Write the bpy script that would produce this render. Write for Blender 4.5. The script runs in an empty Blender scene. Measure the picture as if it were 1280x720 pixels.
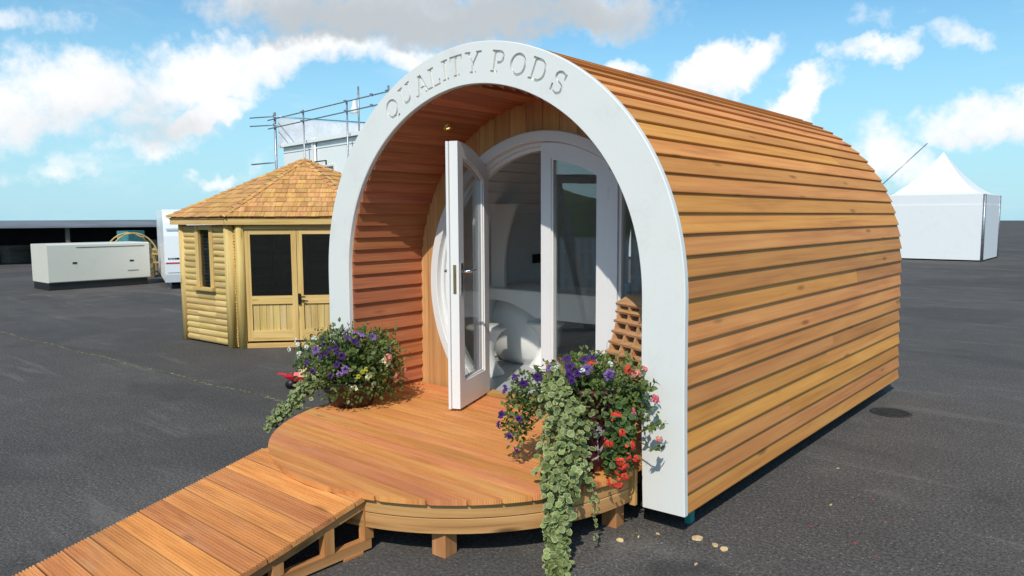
import bpy, bmesh, math, random
from math import sin, cos, pi, sqrt, radians, atan2
from mathutils import Vector, Matrix

random.seed(11)
SC = bpy.context.scene
COL = SC.collection
WORLD_SCALE = 1.2          # everything below is laid out at 1/1.2 of real size and scaled once at the end

# ------------------------------------------------------------------ mesh helper
BASE = {}


def V(*a):
    return Vector(a)


class MB:
    def __init__(s):
        s.v = []; s.f = []; s.w = []; s.t = []; s.c = []; s.sm = []

    def add(s, verts, faces, wuv=None, tone=None, col=None, smooth=False):
        b = len(s.v)
        if tone is None:
            tone = random.random()
        off = Vector((tone * 37.3, tone * 11.7, tone * 5.1))
        for i, p in enumerate(verts):
            p = Vector(p)
            s.v.append(p)
            s.w.append((Vector(wuv[i]) if wuv else p) + off)
            s.t.append(tone)
            s.c.append((col[i] if isinstance(col, list) else col) or (1, 1, 1))
        for f in faces:
            s.f.append([b + i for i in f])
            s.sm.append(smooth)

    def ext(s, prof, o, u, v, w, length, tone=None, col=None, smooth=False, cap=True):
        """extrude the 2D profile [(a,b)] (axes u,v at o) along w by length; w is the grain direction"""
        o, u, v, w = Vector(o), Vector(u), Vector(v), Vector(w)
        n = len(prof)
        vs = [o + u * a + v * b for a, b in prof] + [o + u * a + v * b + w * length for a, b in prof]
        wu = [(0, a, b) for a, b in prof] + [(length, a, b) for a, b in prof]
        fs = [[i, (i + 1) % n, n + (i + 1) % n, n + i] for i in range(n)]
        if cap:
            fs += [list(range(n))[::-1], list(range(n, 2 * n))]
        s.add(vs, fs, wu, tone, col, smooth)

    def box(s, c, size, rot=None, tone=None, col=None, bev=0.0):
        c = Vector(c); h = [x / 2 for x in size]
        ax = [Vector((1, 0, 0)), Vector((0, 1, 0)), Vector((0, 0, 1))]
        if rot is not None:
            ax = [rot @ a for a in ax]
        L = max(range(3), key=lambda i: size[i])
        o = [i for i in range(3) if i != L]
        a, b = h[o[0]], h[o[1]]
        e = min(bev, a * .8, b * .8)
        if e > 0:
            prof = [(-a + e, -b), (a - e, -b), (a, -b + e), (a, b - e), (a - e, b), (-a + e, b), (-a, b - e), (-a, -b + e)]
        else:
            prof = [(-a, -b), (a, -b), (a, b), (-a, b)]
        s.ext(prof, c - ax[L] * h[L], ax[o[0]], ax[o[1]], ax[L], 2 * h[L], tone, col)

    def bar(s, p, q, w, h, up=(0, 0, 1), tone=None, col=None):
        """rectangular bar p->q of width w (across up) and height h (along up)"""
        p, q = Vector(p), Vector(q); d = q - p; L = d.length; d.normalize()
        up = Vector(up); u = d.cross(up)
        if u.length < 1e-4:
            u = d.cross(Vector((1, 0, 0)))
        u.normalize(); v = u.cross(d)
        s.ext([(-w / 2, -h / 2), (w / 2, -h / 2), (w / 2, h / 2), (-w / 2, h / 2)], p, u, v, d, L, tone, col)

    def tube(s, pts, r, n=8, tone=None, col=None, cap=True):
        pts = [Vector(p) for p in pts]
        rs = r if isinstance(r, (list, tuple)) else [r] * len(pts)
        vs = []; fs = []; wu = []; ref = None; L = 0
        for i, p in enumerate(pts):
            d = (pts[min(i + 1, len(pts) - 1)] - pts[max(i - 1, 0)]).normalized()
            if ref is None:
                ref = d.orthogonal().normalized()
            ref = (ref - d * ref.dot(d)).normalized(); b = d.cross(ref)
            if i:
                L += (p - pts[i - 1]).length
            for k in range(n):
                a = 2 * pi * k / n
                vs.append(p + (ref * cos(a) + b * sin(a)) * rs[i]); wu.append((L, cos(a) * rs[i], sin(a) * rs[i]))
        for i in range(len(pts) - 1):
            for k in range(n):
                fs.append([i * n + k, i * n + (k + 1) % n, (i + 1) * n + (k + 1) % n, (i + 1) * n + k])
        if cap:
            fs.append(list(range(n))[::-1]); fs.append([(len(pts) - 1) * n + k for k in range(n)])
        s.add(vs, fs, wu, tone, col, True)

    def lathe(s, prof, c, n=32, tone=None, col=None, rot=None, sx=1, sy=1):
        """prof [(r,z)] around z at c"""
        c = Vector(c); vs = []; fs = []
        for r, z in prof:
            for k in range(n):
                a = 2 * pi * k / n
                p = Vector((r * cos(a) * sx, r * sin(a) * sy, z))
                vs.append(c + (rot @ p if rot is not None else p))
        for i in range(len(prof) - 1):
            for k in range(n):
                fs.append([i * n + k, i * n + (k + 1) % n, (i + 1) * n + (k + 1) % n, (i + 1) * n + k])
        s.add(vs, fs, None, tone, col, True)

    def slab(s, xs, lo, hi, y0, y1, tone=None, col=None):
        """solid between lo(x) and hi(x) in XZ, thick y0..y1"""
        n = len(xs); vs = []
        for y in (y0, y1):
            for x in xs:
                vs.append((x, y, lo(x)))
            for x in xs:
                vs.append((x, y, hi(x)))
        N = 2 * n; fs = []
        for i in range(n - 1):
            fs.append([i, i + 1, n + i + 1, n + i])
            fs.append([N + i + 1, N + i, N + n + i, N + n + i + 1])
            fs.append([i + 1, i, N + i, N + i + 1])
            fs.append([n + i, n + i + 1, N + n + i + 1, N + n + i])
        fs.append([0, n, N + n, N]); fs.append([n - 1, N + n - 1, N + 2 * n - 1, 2 * n - 1])
        wu = [(p[2], p[0], p[1]) for p in vs]
        s.add(vs, fs, wu, tone, col)

    def sweep(s, prof, path_fn, n, tone=None, col=None, closed=False, smooth=False):
        """prof list of 2D points; path_fn(i) -> (origin, u, v); rings joined"""
        m = len(prof); vs = []; wu = []; fs = []; L = 0; last = None
        for i in range(n):
            o, u, v = path_fn(i)
            if last is not None:
                L += (o - last).length
            last = o
            for a, b in prof:
                vs.append(o + u * a + v * b); wu.append((L, a, b))
        for i in range(n if closed else n - 1):
            j = (i + 1) % n
            for k in range(m):
                k2 = (k + 1) % m
                fs.append([i * m + k, i * m + k2, j * m + k2, j * m + k])
        if not closed:
            fs.append(list(range(m))[::-1]); fs.append([(n - 1) * m + k for k in range(m)])
        s.add(vs, fs, wu, tone, col, smooth)

    def build(s, name, mat, parent=None, base=None):
        b = Vector(base) if base is not None else (BASE.get(parent.name, Vector((0, 0, 0))) if parent else Vector((0, 0, 0)))
        me = bpy.data.meshes.new(name)
        me.from_pydata([p - b for p in s.v], [], s.f)
        a = me.attributes.new('wuv', 'FLOAT_VECTOR', 'POINT'); a.data.foreach_set('vector', [x for p in s.w for x in p])
        a = me.attributes.new('tone', 'FLOAT', 'POINT'); a.data.foreach_set('value', s.t)
        a = me.attributes.new('tint', 'FLOAT_COLOR', 'POINT'); a.data.foreach_set('color', [x for c in s.c for x in (c[0], c[1], c[2], 1)])
        me.polygons.foreach_set('use_smooth', s.sm)
        bm = bmesh.new(); bm.from_mesh(me)
        bmesh.ops.recalc_face_normals(bm, faces=bm.faces); bm.to_mesh(me); bm.free()
        me.materials.append(mat); me.update()
        o = bpy.data.objects.new(name, me); COL.objects.link(o)
        if parent:
            o.parent = parent
        else:
            o.location = b
        BASE[o.name] = b
        return o


def tag(o, label=None, cat=None, group=None, kind=None):
    if label: o['label'] = label
    if cat: o['category'] = cat
    if group: o['group'] = group
    if kind: o['kind'] = kind
    return o


def thing(name, label, cat, loc=(0, 0, 0), group=None):
    o = bpy.data.objects.new(name, None); COL.objects.link(o)
    o.empty_display_size = .1; o.location = loc
    BASE[o.name] = Vector(loc)
    return tag(o, label, cat, group)


def instance(name, src, parent, loc, rot=None, scale=1.0):
    """a further object sharing src's mesh, parented to parent (loc in world)"""
    o = bpy.data.objects.new(name, src); COL.objects.link(o)
    o.parent = parent
    o.location = Vector(loc) - BASE[parent.name]
    if rot is not None:
        o.rotation_mode = 'QUATERNION'; o.rotation_quaternion = rot
    o.scale = (scale,) * 3
    return o


# ------------------------------------------------------------------ materials
def new_mat(name):
    m = bpy.data.materials.new(name); m.use_nodes = True
    nt = m.node_tree; nt.nodes.clear()
    out = nt.nodes.new('ShaderNodeOutputMaterial')
    return m, nt, out


class N:
    """small node graph helper"""
    def __init__(s, nt): s.nt = nt

    def node(s, t, **kw):
        n = s.nt.nodes.new(t)
        for k, v in kw.items(): setattr(n, k, v)
        return n

    def val(s, sock, x):
        if hasattr(x, 'is_output'): s.nt.links.new(x, sock)
        elif x is not None: sock.default_value = x

    def math(s, op, a, b=None, c=None, clamp=False):
        n = s.node('ShaderNodeMath', operation=op, use_clamp=clamp)
        s.val(n.inputs[0], a); s.val(n.inputs[1], b)
        if c is not None: s.val(n.inputs[2], c)
        return n.outputs[0]

    def vmath(s, op, a, b=None, scale=None):
        n = s.node('ShaderNodeVectorMath', operation=op)
        s.val(n.inputs[0], a)
        if b is not None: s.val(n.inputs[1], b)
        if scale is not None: s.val(n.inputs[3], scale)
        return n.outputs['Value'] if op in ('DOT_PRODUCT', 'LENGTH', 'DISTANCE') else n.outputs[0]

    def noise(s, vec, scale, detail=3, rough=.5, dist=0.0, col=False):
        n = s.node('ShaderNodeTexNoise')
        s.val(n.inputs['Vector'], vec); n.inputs['Scale'].default_value = scale
        n.inputs['Detail'].default_value = detail; n.inputs['Roughness'].default_value = rough
        n.inputs['Distortion'].default_value = dist
        return n.outputs['Color'] if col else n.outputs[0]

    def ramp(s, fac, stops, interp='LINEAR'):
        n = s.node('ShaderNodeValToRGB'); s.val(n.inputs[0], fac)
        cr = n.color_ramp; cr.interpolation = interp
        while len(cr.elements) < len(stops): cr.elements.new(.5)
        for e, (p, c) in zip(cr.elements, stops):
            e.position = p; e.color = (*c, 1) if len(c) == 3 else c
        return n.outputs[0]

    def mix(s, fac, a, b, blend='MIX'):
        n = s.node('ShaderNodeMix', data_type='RGBA', blend_type=blend)
        n.clamp_result = False; n.clamp_factor = True
        s.val(n.inputs[0], fac)
        for sock, x in ((n.inputs[6], a), (n.inputs[7], b)):
            if isinstance(x, tuple): x = (*x, 1) if len(x) == 3 else x
            s.val(sock, x)
        return n.outputs[2]

    def smooth(s, x, lo, hi, a=0.0, b=1.0):
        n = s.node('ShaderNodeMapRange', interpolation_type='SMOOTHSTEP')
        s.val(n.inputs[0], x)
        for i, q in enumerate((lo, hi, a, b)): n.inputs[i + 1].default_value = q
        return n.outputs[0]

    def mapping(s, vec, scale=(1, 1, 1), loc=(0, 0, 0)):
        n = s.node('ShaderNodeMapping'); s.val(n.inputs[0], vec)
        n.inputs['Scale'].default_value = scale; n.inputs['Location'].default_value = loc
        return n.outputs[0]

    def attr(s, name):
        n = s.node('ShaderNodeAttribute'); n.attribute_name = name
        return n

    def bump(s, h, strength=.3, dist=.01):
        n = s.node('ShaderNodeBump'); s.val(n.inputs['Height'], h)
        n.inputs['Strength'].default_value = strength; n.inputs['Distance'].default_value = dist
        return n.outputs[0]

    def bsdf(s, out, color, rough=.6, normal=None, spec=.5, metal=0.0, coat=0.0):
        n = s.node('ShaderNodeBsdfPrincipled')
        if isinstance(color, tuple): color = (*color, 1)
        s.val(n.inputs['Base Color'], color); s.val(n.inputs['Roughness'], rough)
        n.inputs['Metallic'].default_value = metal
        n.inputs['Specular IOR Level'].default_value = spec
        n.inputs['Coat Weight'].default_value = coat
        if normal is not None: s.val(n.inputs['Normal'], normal)
        if out is not None: s.nt.links.new(n.outputs[0], out.inputs[0])
        return n.outputs[0]


def wood(name, dark, mid, light, grain=(1.3, 34, 34), var=.35, hue=.012, rough=.62, groove=0.0, groove_w=.014, knots=.6, weather=.0, spec=.3, streak=.5):
    m, nt, out = new_mat(name); g = N(nt)
    w = g.attr('wuv').outputs['Vector']; t = g.attr('tone').outputs['Fac']
    n1 = g.noise(g.mapping(w, grain), 1, 5, .62, .6)
    n2 = g.noise(g.mapping(w, (.9, 7, 7)), 1, 3, .5, .8)
    n3 = g.noise(g.mapping(w, (3, 160, 160)), 1, 2, .5)
    f = g.math('ADD', g.math('MULTIPLY', n1, .52), g.math('ADD', g.math('MULTIPLY', n2, .36), g.math('MULTIPLY', n3, .12)))
    c = g.ramp(f, [(.36, dark), (.5, mid), (.62, light)])
    # long darker resin streaks
    n4 = g.noise(g.mapping(w, (.55, 40, 40)), 1, 3, .55, .3)
    c = g.mix(g.math('MULTIPLY', g.smooth(n4, .56, .72), streak), c, tuple(x * .62 for x in dark))
    # knots
    vo = g.node('ShaderNodeTexVoronoi'); g.val(vo.inputs['Vector'], g.mapping(w, (1.6, 7, 7))); vo.inputs['Scale'].default_value = 1
    k = g.smooth(vo.outputs['Distance'], .05, .16, 1, 0)
    c = g.mix(g.math('MULTIPLY', k, knots), c, tuple(x * .38 for x in dark))
    # board to board variation
    hs = g.node('ShaderNodeHueSaturation'); g.val(hs.inputs['Color'], c)
    t2 = g.math('FRACT', g.math('MULTIPLY', t, 7.31))
    g.val(hs.inputs['Hue'], g.math('ADD', .5 - hue / 2, g.math('MULTIPLY', t2, hue)))
    g.val(hs.inputs['Value'], g.math('ADD', 1 - var / 2, g.math('MULTIPLY', t, var)))
    g.val(hs.inputs['Saturation'], g.math('ADD', .965, g.math('MULTIPLY', t2, .035)))
    c = hs.outputs[0]
    if weather:
        nw = g.noise(g.mapping(w, (2.5, 6, 6)), 1, 4, .6)
        c = g.mix(g.math('MULTIPLY', g.smooth(nw, .5, .75), weather), c, (.30, .26, .22))
    h = g.math('ADD', g.math('MULTIPLY', n1, .6), g.math('MULTIPLY', n3, .4))
    nrm = g.bump(h, .25, .004)
    if groove:
        sx = g.node('ShaderNodeSeparateXYZ'); g.val(sx.inputs[0], g.attr('wuv').outputs['Vector'])
        y = g.math('SUBTRACT', sx.outputs[1], g.math('MULTIPLY', t, 11.7))
        gw = g.math('SINE', g.math('MULTIPLY', y, 2 * pi / groove_w))
        nb = g.node('ShaderNodeBump'); g.val(nb.inputs['Height'], gw)
        nb.inputs['Strength'].default_value = groove; nb.inputs['Distance'].default_value = .003
        g.val(nb.inputs['Normal'], nrm); nrm = nb.outputs[0]
    g.bsdf(out, c, g.math('ADD', rough - .1, g.math('MULTIPLY', n2, .2)), nrm, spec)
    return m


def paint(name, col, rough=.45, dirt=.12, dcol=(.35, .33, .28), scale=3.0, spec=.5, bump=.08):
    m, nt, out = new_mat(name); g = N(nt)
    tc = g.node('ShaderNodeTexCoord').outputs['Object']
    n = g.noise(tc, scale, 6, .65); n2 = g.noise(tc, scale * 14, 4, .6)
    f = g.math('MULTIPLY', g.smooth(g.math('ADD', g.math('MULTIPLY', n, .75), g.math('MULTIPLY', n2, .25)), .48, .75), dirt)
    c = g.mix(f, col, dcol)
    g.bsdf(out, c, g.math('ADD', rough - .08, g.math('MULTIPLY', n, .16)), g.bump(g.noise(tc, 90, 3), bump, .002), spec)
    return m


def plain(name, col, rough=.5, metal=0.0, spec=.5, var=.15, scale=12):
    m, nt, out = new_mat(name); g = N(nt)
    tc = g.node('ShaderNodeTexCoord').outputs['Object']
    n = g.noise(tc, scale, 4, .6)
    c = g.mix(g.smooth(n, .3, .7), tuple(x * (1 - var) for x in col), tuple(min(1, x * (1 + var)) for x in col))
    g.bsdf(out, c, rough, None, spec, metal)
    return m


def glass_mat(name, tint=(.86, .9, .88), ior=1.5, refl=1.0):
    m, nt, out = new_mat(name); g = N(nt)
    tr = g.node('ShaderNodeBsdfTransparent'); tr.inputs[0].default_value = (*tint, 1)
    gl = g.node('ShaderNodeBsdfGlossy'); gl.inputs['Roughness'].default_value = 0.0
    tc = g.node('ShaderNodeTexCoord').outputs['Object']
    g.val(gl.inputs['Normal'], g.bump(g.noise(tc, 2.2, 2), .03, .02))
    ge_ = g.node('ShaderNodeNewGeometry')
    cs_ = g.math('ABSOLUTE', g.vmath('DOT_PRODUCT', ge_.outputs['Normal'], ge_.outputs['Incoming']))
    fr = g.math('ADD', .045, g.math('MULTIPLY', .955, g.math('POWER', g.math('SUBTRACT', 1.0, cs_, clamp=True), 5.0)))
    mx = g.node('ShaderNodeMixShader'); g.val(mx.inputs[0], g.math('MULTIPLY', fr, refl, clamp=True))
    nt.links.new(tr.outputs[0], mx.inputs[1]); nt.links.new(gl.outputs[0], mx.inputs[2])
    nt.links.new(mx.outputs[0], out.inputs[0])
    return m


def tint_mat(name, rough=.5, trans=.25, spec=.35):
    """leaves and petals: colour from the mesh's own 'tint' attribute"""
    m, nt, out = new_mat(name); g = N(nt)
    c = g.attr('tint').outputs['Color']; t = g.attr('tone').outputs['Fac']
    hs = g.node('ShaderNodeHueSaturation'); g.val(hs.inputs['Color'], c)
    g.val(hs.inputs['Value'], g.math('ADD', .7, g.math('MULTIPLY', t, .6)))
    b = g.bsdf(None, hs.outputs[0], rough, None, spec)
    tl = g.node('ShaderNodeBsdfTranslucent'); g.val(tl.inputs[0], hs.outputs[0])
    mx = g.node('ShaderNodeMixShader'); mx.inputs[0].default_value = trans
    nt.links.new(b, mx.inputs[1]); nt.links.new(tl.outputs[0], mx.inputs[2]); nt.links.new(mx.outputs[0], out.inputs[0])
    return m


def asphalt():
    m, nt, out = new_mat('asphalt'); g = N(nt)
    tc = g.node('ShaderNodeTexCoord').outputs['Object']
    big = g.noise(tc, .25, 5, .6); mid = g.noise(tc, 2.2, 6, .65)
    fine = g.noise(tc, 62, 4, .75)
    vo = g.node('ShaderNodeTexVoronoi'); g.val(vo.inputs['Vector'], tc); vo.inputs['Scale'].default_value = 85
    st = g.node('ShaderNodeSeparateColor'); g.val(st.inputs[0], vo.outputs['Color'])
    c = g.mix(g.smooth(g.math('ADD', g.math('MULTIPLY', big, .6), g.math('MULTIPLY', mid, .4)), .35, .68), (.063, .055, .049), (.122, .107, .096))
    c = g.mix(g.smooth(fine, .36, .66), g.mix(.55, c, (.017, .015, .014)), g.mix(.40, c, (.205, .185, .17)))
    c = g.mix(g.math('MULTIPLY', g.smooth(st.outputs[0], .90, .95), g.smooth(vo.outputs['Distance'], .2, .45, .75, 0)), c, (.32, .30, .27))
    # pale scuffs and sandy dust lying in streaks
    sc = g.noise(g.mapping(tc, (.35, 2.6, 1)), 1.3, 7, .7, .4)
    c = g.mix(g.math('MULTIPLY', g.smooth(sc, .54, .72), .5), c, (.20, .18, .16))
    du = g.noise(tc, 1.1, 8, .75)
    c = g.mix(g.math('MULTIPLY', g.smooth(du, .57, .76), .45), c, (.19, .175, .155))
    pt_ = g.noise(g.mapping(tc, (.5, .8, 1)), .55, 4, .55, .8)
    c = g.mix(g.math('MULTIPLY', g.smooth(pt_, .50, .56), .30), c, (.035, .033, .033))
    ol = g.noise(tc, .9, 3, .5)
    c = g.mix(g.math('MULTIPLY', g.smooth(ol, .66, .76), .55), c, (.022, .021, .021))
    gr = g.noise(tc, 38, 4, .75)
    c = g.mix(g.math('MULTIPLY', g.smooth(gr, .56, .72), .4), c, (.19, .18, .17))
    h = g.math('ADD', fine, g.math('MULTIPLY', vo.outputs['Distance'], .6))
    g.bsdf(out, c, .88, g.bump(h, .55, .006), .25)
    return m


M = {}
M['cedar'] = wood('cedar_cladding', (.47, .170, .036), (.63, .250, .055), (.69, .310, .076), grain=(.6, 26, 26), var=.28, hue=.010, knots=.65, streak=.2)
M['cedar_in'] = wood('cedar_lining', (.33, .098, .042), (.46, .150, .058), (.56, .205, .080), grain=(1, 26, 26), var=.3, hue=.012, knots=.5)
M['pine_wall'] = wood('pine_wall', (.47, .225, .075), (.60, .31, .105), (.69, .39, .15), grain=(1, 22, 22), var=.22, hue=.012, knots=.6)
M['deck'] = wood('stained_decking', (.51, .170, .046), (.68, .250, .070), (.76, .33, .10), grain=(1.4, 30, 30), var=.17, hue=.012, groove=.35, groove_w=.0095, knots=.6, weather=.12)
M['ramp'] = wood('grooved_decking', (.43, .155, .044), (.62, .245, .068), (.71, .325, .10), grain=(1.6, 30, 30), var=.30, hue=.014, knots=.7, weather=.2)
M['rim'] = wood('treated_softwood', (.35, .165, .052), (.48, .245, .082), (.59, .33, .125), grain=(1.0, 20, 20), var=.25, knots=1.0, streak=.7)
M['ramp_frame'] = wood('ramp_frame', (.33, .135, .042), (.46, .205, .066), (.56, .275, .098), grain=(1.2, 22, 22), var=.25, knots=.8)
M['logs'] = wood('log_cladding', (.42, .27, .085), (.56, .385, .135), (.66, .48, .20), grain=(1.3, 18, 18), var=.28, hue=.012, knots=.6)
M['joinery'] = wood('summerhouse_joinery', (.52, .31, .10), (.63, .40, .14), (.71, .48, .19), grain=(1.3, 24, 24), var=.22, hue=.012, knots=.5)
M['shingle'] = wood('cedar_shingle', (.44, .205, .062), (.58, .30, .095), (.68, .385, .145), grain=(6, 26, 26), var=.34, hue=.018, knots=.15)
M['ply'] = wood('plywood', (.40, .20, .085), (.50, .265, .12), (.57, .32, .155), grain=(2, 18, 18), var=.2, knots=.2)
M['grey_timber'] = wood('weathered_timber', (.12, .10, .08), (.18, .15, .12), (.24, .20, .16), grain=(1.5, 20, 20), var=.3, knots=.4)
M['white'] = paint('white_gloss_paint', (.735, .725, .69), .38, .2)
M['white_int'] = paint('white_interior_paint', (.82, .82, .81), .5, .06)
M['frame_white'] = paint('white_joinery_paint', (.73, .73, .725), .35, .1)
M['floor_grey'] = paint('grey_vinyl_floor', (.42, .44, .46), .4, .2, (.3, .3, .3), 6)
M['cabin'] = paint('cabin_panel', (.80, .80, .77), .5, .08, (.45, .46, .46), .8)
M['cream'] = paint('cream_steel', (.66, .63, .54), .4, .2, (.4, .36, .28), 1.5)
M['caravan'] = paint('caravan_white', (.84, .85, .86), .25, .08)
M['marquee'] = paint('marquee_canvas', (.72, .73, .74), .7, .1)
M['glass'] = glass_mat('window_glass', (.95, .965, .955), refl=2.8)
M['dark_glass'] = glass_mat('summerhouse_glass', (.55, .58, .56), refl=1.5)
M['maroon'] = plain('maroon_glaze', (.055, .010, .014), .22, 0, .6, .2)
M['pot_brown'] = plain('brown_glaze', (.022, .008, .008), .28, 0, .55, .2)
M['soil'] = plain('potting_soil', (.02, .014, .01), .95, 0, .1, .3, 60)
M['chrome'] = plain('polished_chrome', (.78, .78, .78), .12, 1.0)
M['brass'] = plain('worn_brass', (.55, .42, .2), .35, 1.0)
M['iron'] = plain('black_iron', (.015, .015, .016), .5, .6)
M['steel'] = plain('galvanised_tube', (.34, .35, .38), .45, .8, .5, .25)
M['black'] = plain('black_plastic', (.012, .012, .012), .5)
M['rubber'] = plain('dark_rubber', (.02, .02, .02), .8, 0, .3)
M['red'] = plain('red_plastic', (.62, .025, .05), .35)
M['red_stripe'] = plain('red_stripe', (.5, .03, .03), .4)
M['net'] = plain('debris_netting', (.66, .67, .69), .8, 0, .2, .08, 2)
M['greenp'] = plain('teal_packer', (.02, .22, .2), .5)
M['dark_win'] = plain('dark_window', (.03, .035, .05), .1, 0, .8)
M['barn'] = plain('dark_barn', (.020, .020, .026), .9, 0, .2, .4, .7)
M['barn_roof'] = plain('barn_roof_sheet', (.16, .17, .19), .7, 0, .3, .2, .5)
M['teal'] = plain('teal_tarp', (.05, .22, .23), .6)
M['blue_tin'] = plain('blue_tin', (.28, .45, .55), .4)
M['socket_black'] = plain('black_socket', (.012, .012, .013), .3)
M['leaf'] = tint_mat('leaf', .5, .28)
M['petal'] = tint_mat('petal', .6, .3)
M['stem'] = plain('stem_green', (.10, .13, .04), .7)
M['silver'] = plain('silver_paint', (.45, .40, .40), .5)
M['chip'] = wood('wood_offcut', (.5, .33, .16), (.62, .43, .22), (.7, .52, .3), var=.5)
M['terracotta'] = plain('tan_board', (.50, .26, .11), .75, 0, .2, .12)
m, nt, out = new_mat('lamp_glow'); g_ = N(nt)
em = g_.node('ShaderNodeEmission'); em.inputs[0].default_value = (1, .62, .16, 1); em.inputs[1].default_value = 2.2
nt.links.new(em.outputs[0], out.inputs[0]); M['lamp'] = m

# ------------------------------------------------------------------ camera numbers (layout units)
CAM = V(3.09465, -3.16733, 1.579945)
YAW, PITCH, ROLL, FPX = -0.71516, 0.09571, -0.00486, 917.03
FWD = V(sin(YAW) * cos(PITCH), cos(YAW) * cos(PITCH), -sin(PITCH))
RGT = V(cos(YAW), -sin(YAW), 0)
UPV = RGT.cross(FWD)
R2 = RGT * cos(ROLL) + UPV * sin(ROLL)
U2 = -RGT * sin(ROLL) + UPV * cos(ROLL)
cam = bpy.data.cameras.new('camera'); camo = bpy.data.objects.new('camera', cam); COL.objects.link(camo)
cam.sensor_width = 36; cam.lens = 36 * FPX / 1280; cam.clip_start = .05; cam.clip_end = 3000
mw = Matrix((R2, U2, -FWD)).transposed().to_4x4(); mw.translation = CAM * WORLD_SCALE
camo.matrix_world = mw
SC.camera = camo

# ------------------------------------------------------------------ ground
DECK_Z = .30
gm = MB()
S_ = 260
gm.add([(-S_, -S_, 0), (S_, -S_, 0), (S_, S_, 0), (-S_, S_, 0)], [[0, 1, 2, 3]], tone=.3)
tag(gm.build('ground', asphalt()), kind='structure')

# moss in the joint between two asphalt lanes
mo = MB()
p0, p1 = V(-9.2, -.17, 0), V(-2.0, .27, 0)
dirn = (p1 - p0).normalized(); sid = V(-dirn.y, dirn.x, 0)
for i in range(900):
    s = random.random(); c = p0.lerp(p1, s) + sid * random.gauss(0, .011) + sid * .025 * sin(s * 31)
    if sin(s * 47) + sin(s * 83 + 1) < -.9 and random.random() < .8: continue
    r = random.uniform(.004, .015); a = random.uniform(0, 6.28)
    k = random.choice([(.22, .20, .10), (.17, .17, .07), (.27, .25, .16), (.21, .19, .13)])
    vs = [c + V(cos(a + q * 1.57) * r, sin(a + q * 1.57) * r, .002) for q in range(4)] + [c + V(0, 0, r * .5)]
    mo.add(vs, [[0, 1, 4], [1, 2, 4], [2, 3, 4], [3, 0, 4]], col=k)
tag(mo.build('moss', M['leaf']), 'line of yellowish moss growing in the joint of the asphalt', 'moss', kind='stuff')

# ------------------------------------------------------------------ pod outline
W_, H_, ZS, WB, E1, E2 = 1.4375, 2.5995, 1.1476, 1.4565, 1.9151, 2.1377
ZB = .115


def outline(n=240):
    """right half, from bottom (z=ZB) to the apex; evenly spaced by arc length"""
    raw = []
    for i in range(61):
        z = ZB + (ZS - ZB) * i / 60; s = (ZS - z) / (ZS - .08)
        raw.append(V(W_ + (WB - W_) * s * s, 0, z))
    for i in range(1, 601):
        t = pi / 2 * i / 600
        raw.append(V(W_ * max(cos(t), 0) ** (2 / E1), 0, ZS + (H_ - ZS) * sin(t) ** (2 / E2)))
    raw[-1].x = 0
    L = [0]
    for a, b in zip(raw, raw[1:]): L.append(L[-1] + (b - a).length)
    pts = []; j = 0
    for i in range(n + 1):
        d = L[-1] * i / n
        while j < len(L) - 2 and L[j + 1] < d: j += 1
        u = (d - L[j]) / max(L[j + 1] - L[j], 1e-9)
        pts.append(raw[j].lerp(raw[j + 1], min(max(u, 0), 1)))
    return pts, L[-1]


OUT, OLEN = outline()
NO = len(OUT) - 1


def onrm(i):
    a = OUT[max(i - 1, 0)]; b = OUT[min(i + 1, NO)]
    if i >= NO: return V(0, 0, 1)
    d = (b - a).normalized()
    return V(d.z, 0, -d.x)


def opoint(s, off, y=0.0, side=1):
    """point at arc length s on the outline, offset outwards by off"""
    x = min(max(s / OLEN, 0), 1) * NO; i = min(int(x), NO - 1); u = x - i
    p = OUT[i].lerp(OUT[i + 1], u); n = onrm(i).lerp(onrm(i + 1), u).normalized()
    q = p + n * off
    return V(max(q.x, 0) * side, y, q.z)


def half_at(z, off):
    """inner half width at height z for an outline offset by off (negative = inwards)"""
    best = None
    for i in range(0, NO + 1, 2):
        q = OUT[i] + onrm(i) * off
        if best is None or abs(q.z - z) < best[0]: best = (abs(q.z - z), q.x)
    return best[1]


def top_at(x, off):
    x = abs(x); pr = None
    for i in range(NO, NO // 3, -1):
        q = OUT[i] + onrm(i) * off
        if pr is not None and q.x >= x: 
            u = (x - pr.x) / max(q.x - pr.x, 1e-6)
            return pr.z + (q.z - pr.z) * u
        pr = q
    return pr.z


# ------------------------------------------------------------------ engraved lettering
def ribbon(pts, w, closed=False, nz=None):
    """2D centreline -> list of outline polygons as (left, right) lists"""
    n = len(pts); Lf = []; Rt = []
    for i in range(n):
        if closed: a, b = pts[i - 1], pts[(i + 1) % n]
        else: a, b = pts[max(i - 1, 0)], pts[min(i + 1, n - 1)]
        d = (Vector(b) - Vector(a)).normalized(); q = Vector((-d.y, d.x))
        ww = w[i] if isinstance(w, list) else w
        Lf.append(Vector(pts[i]) + q * ww / 2); Rt.append(Vector(pts[i]) - q * ww / 2)
    return Lf, Rt


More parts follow.
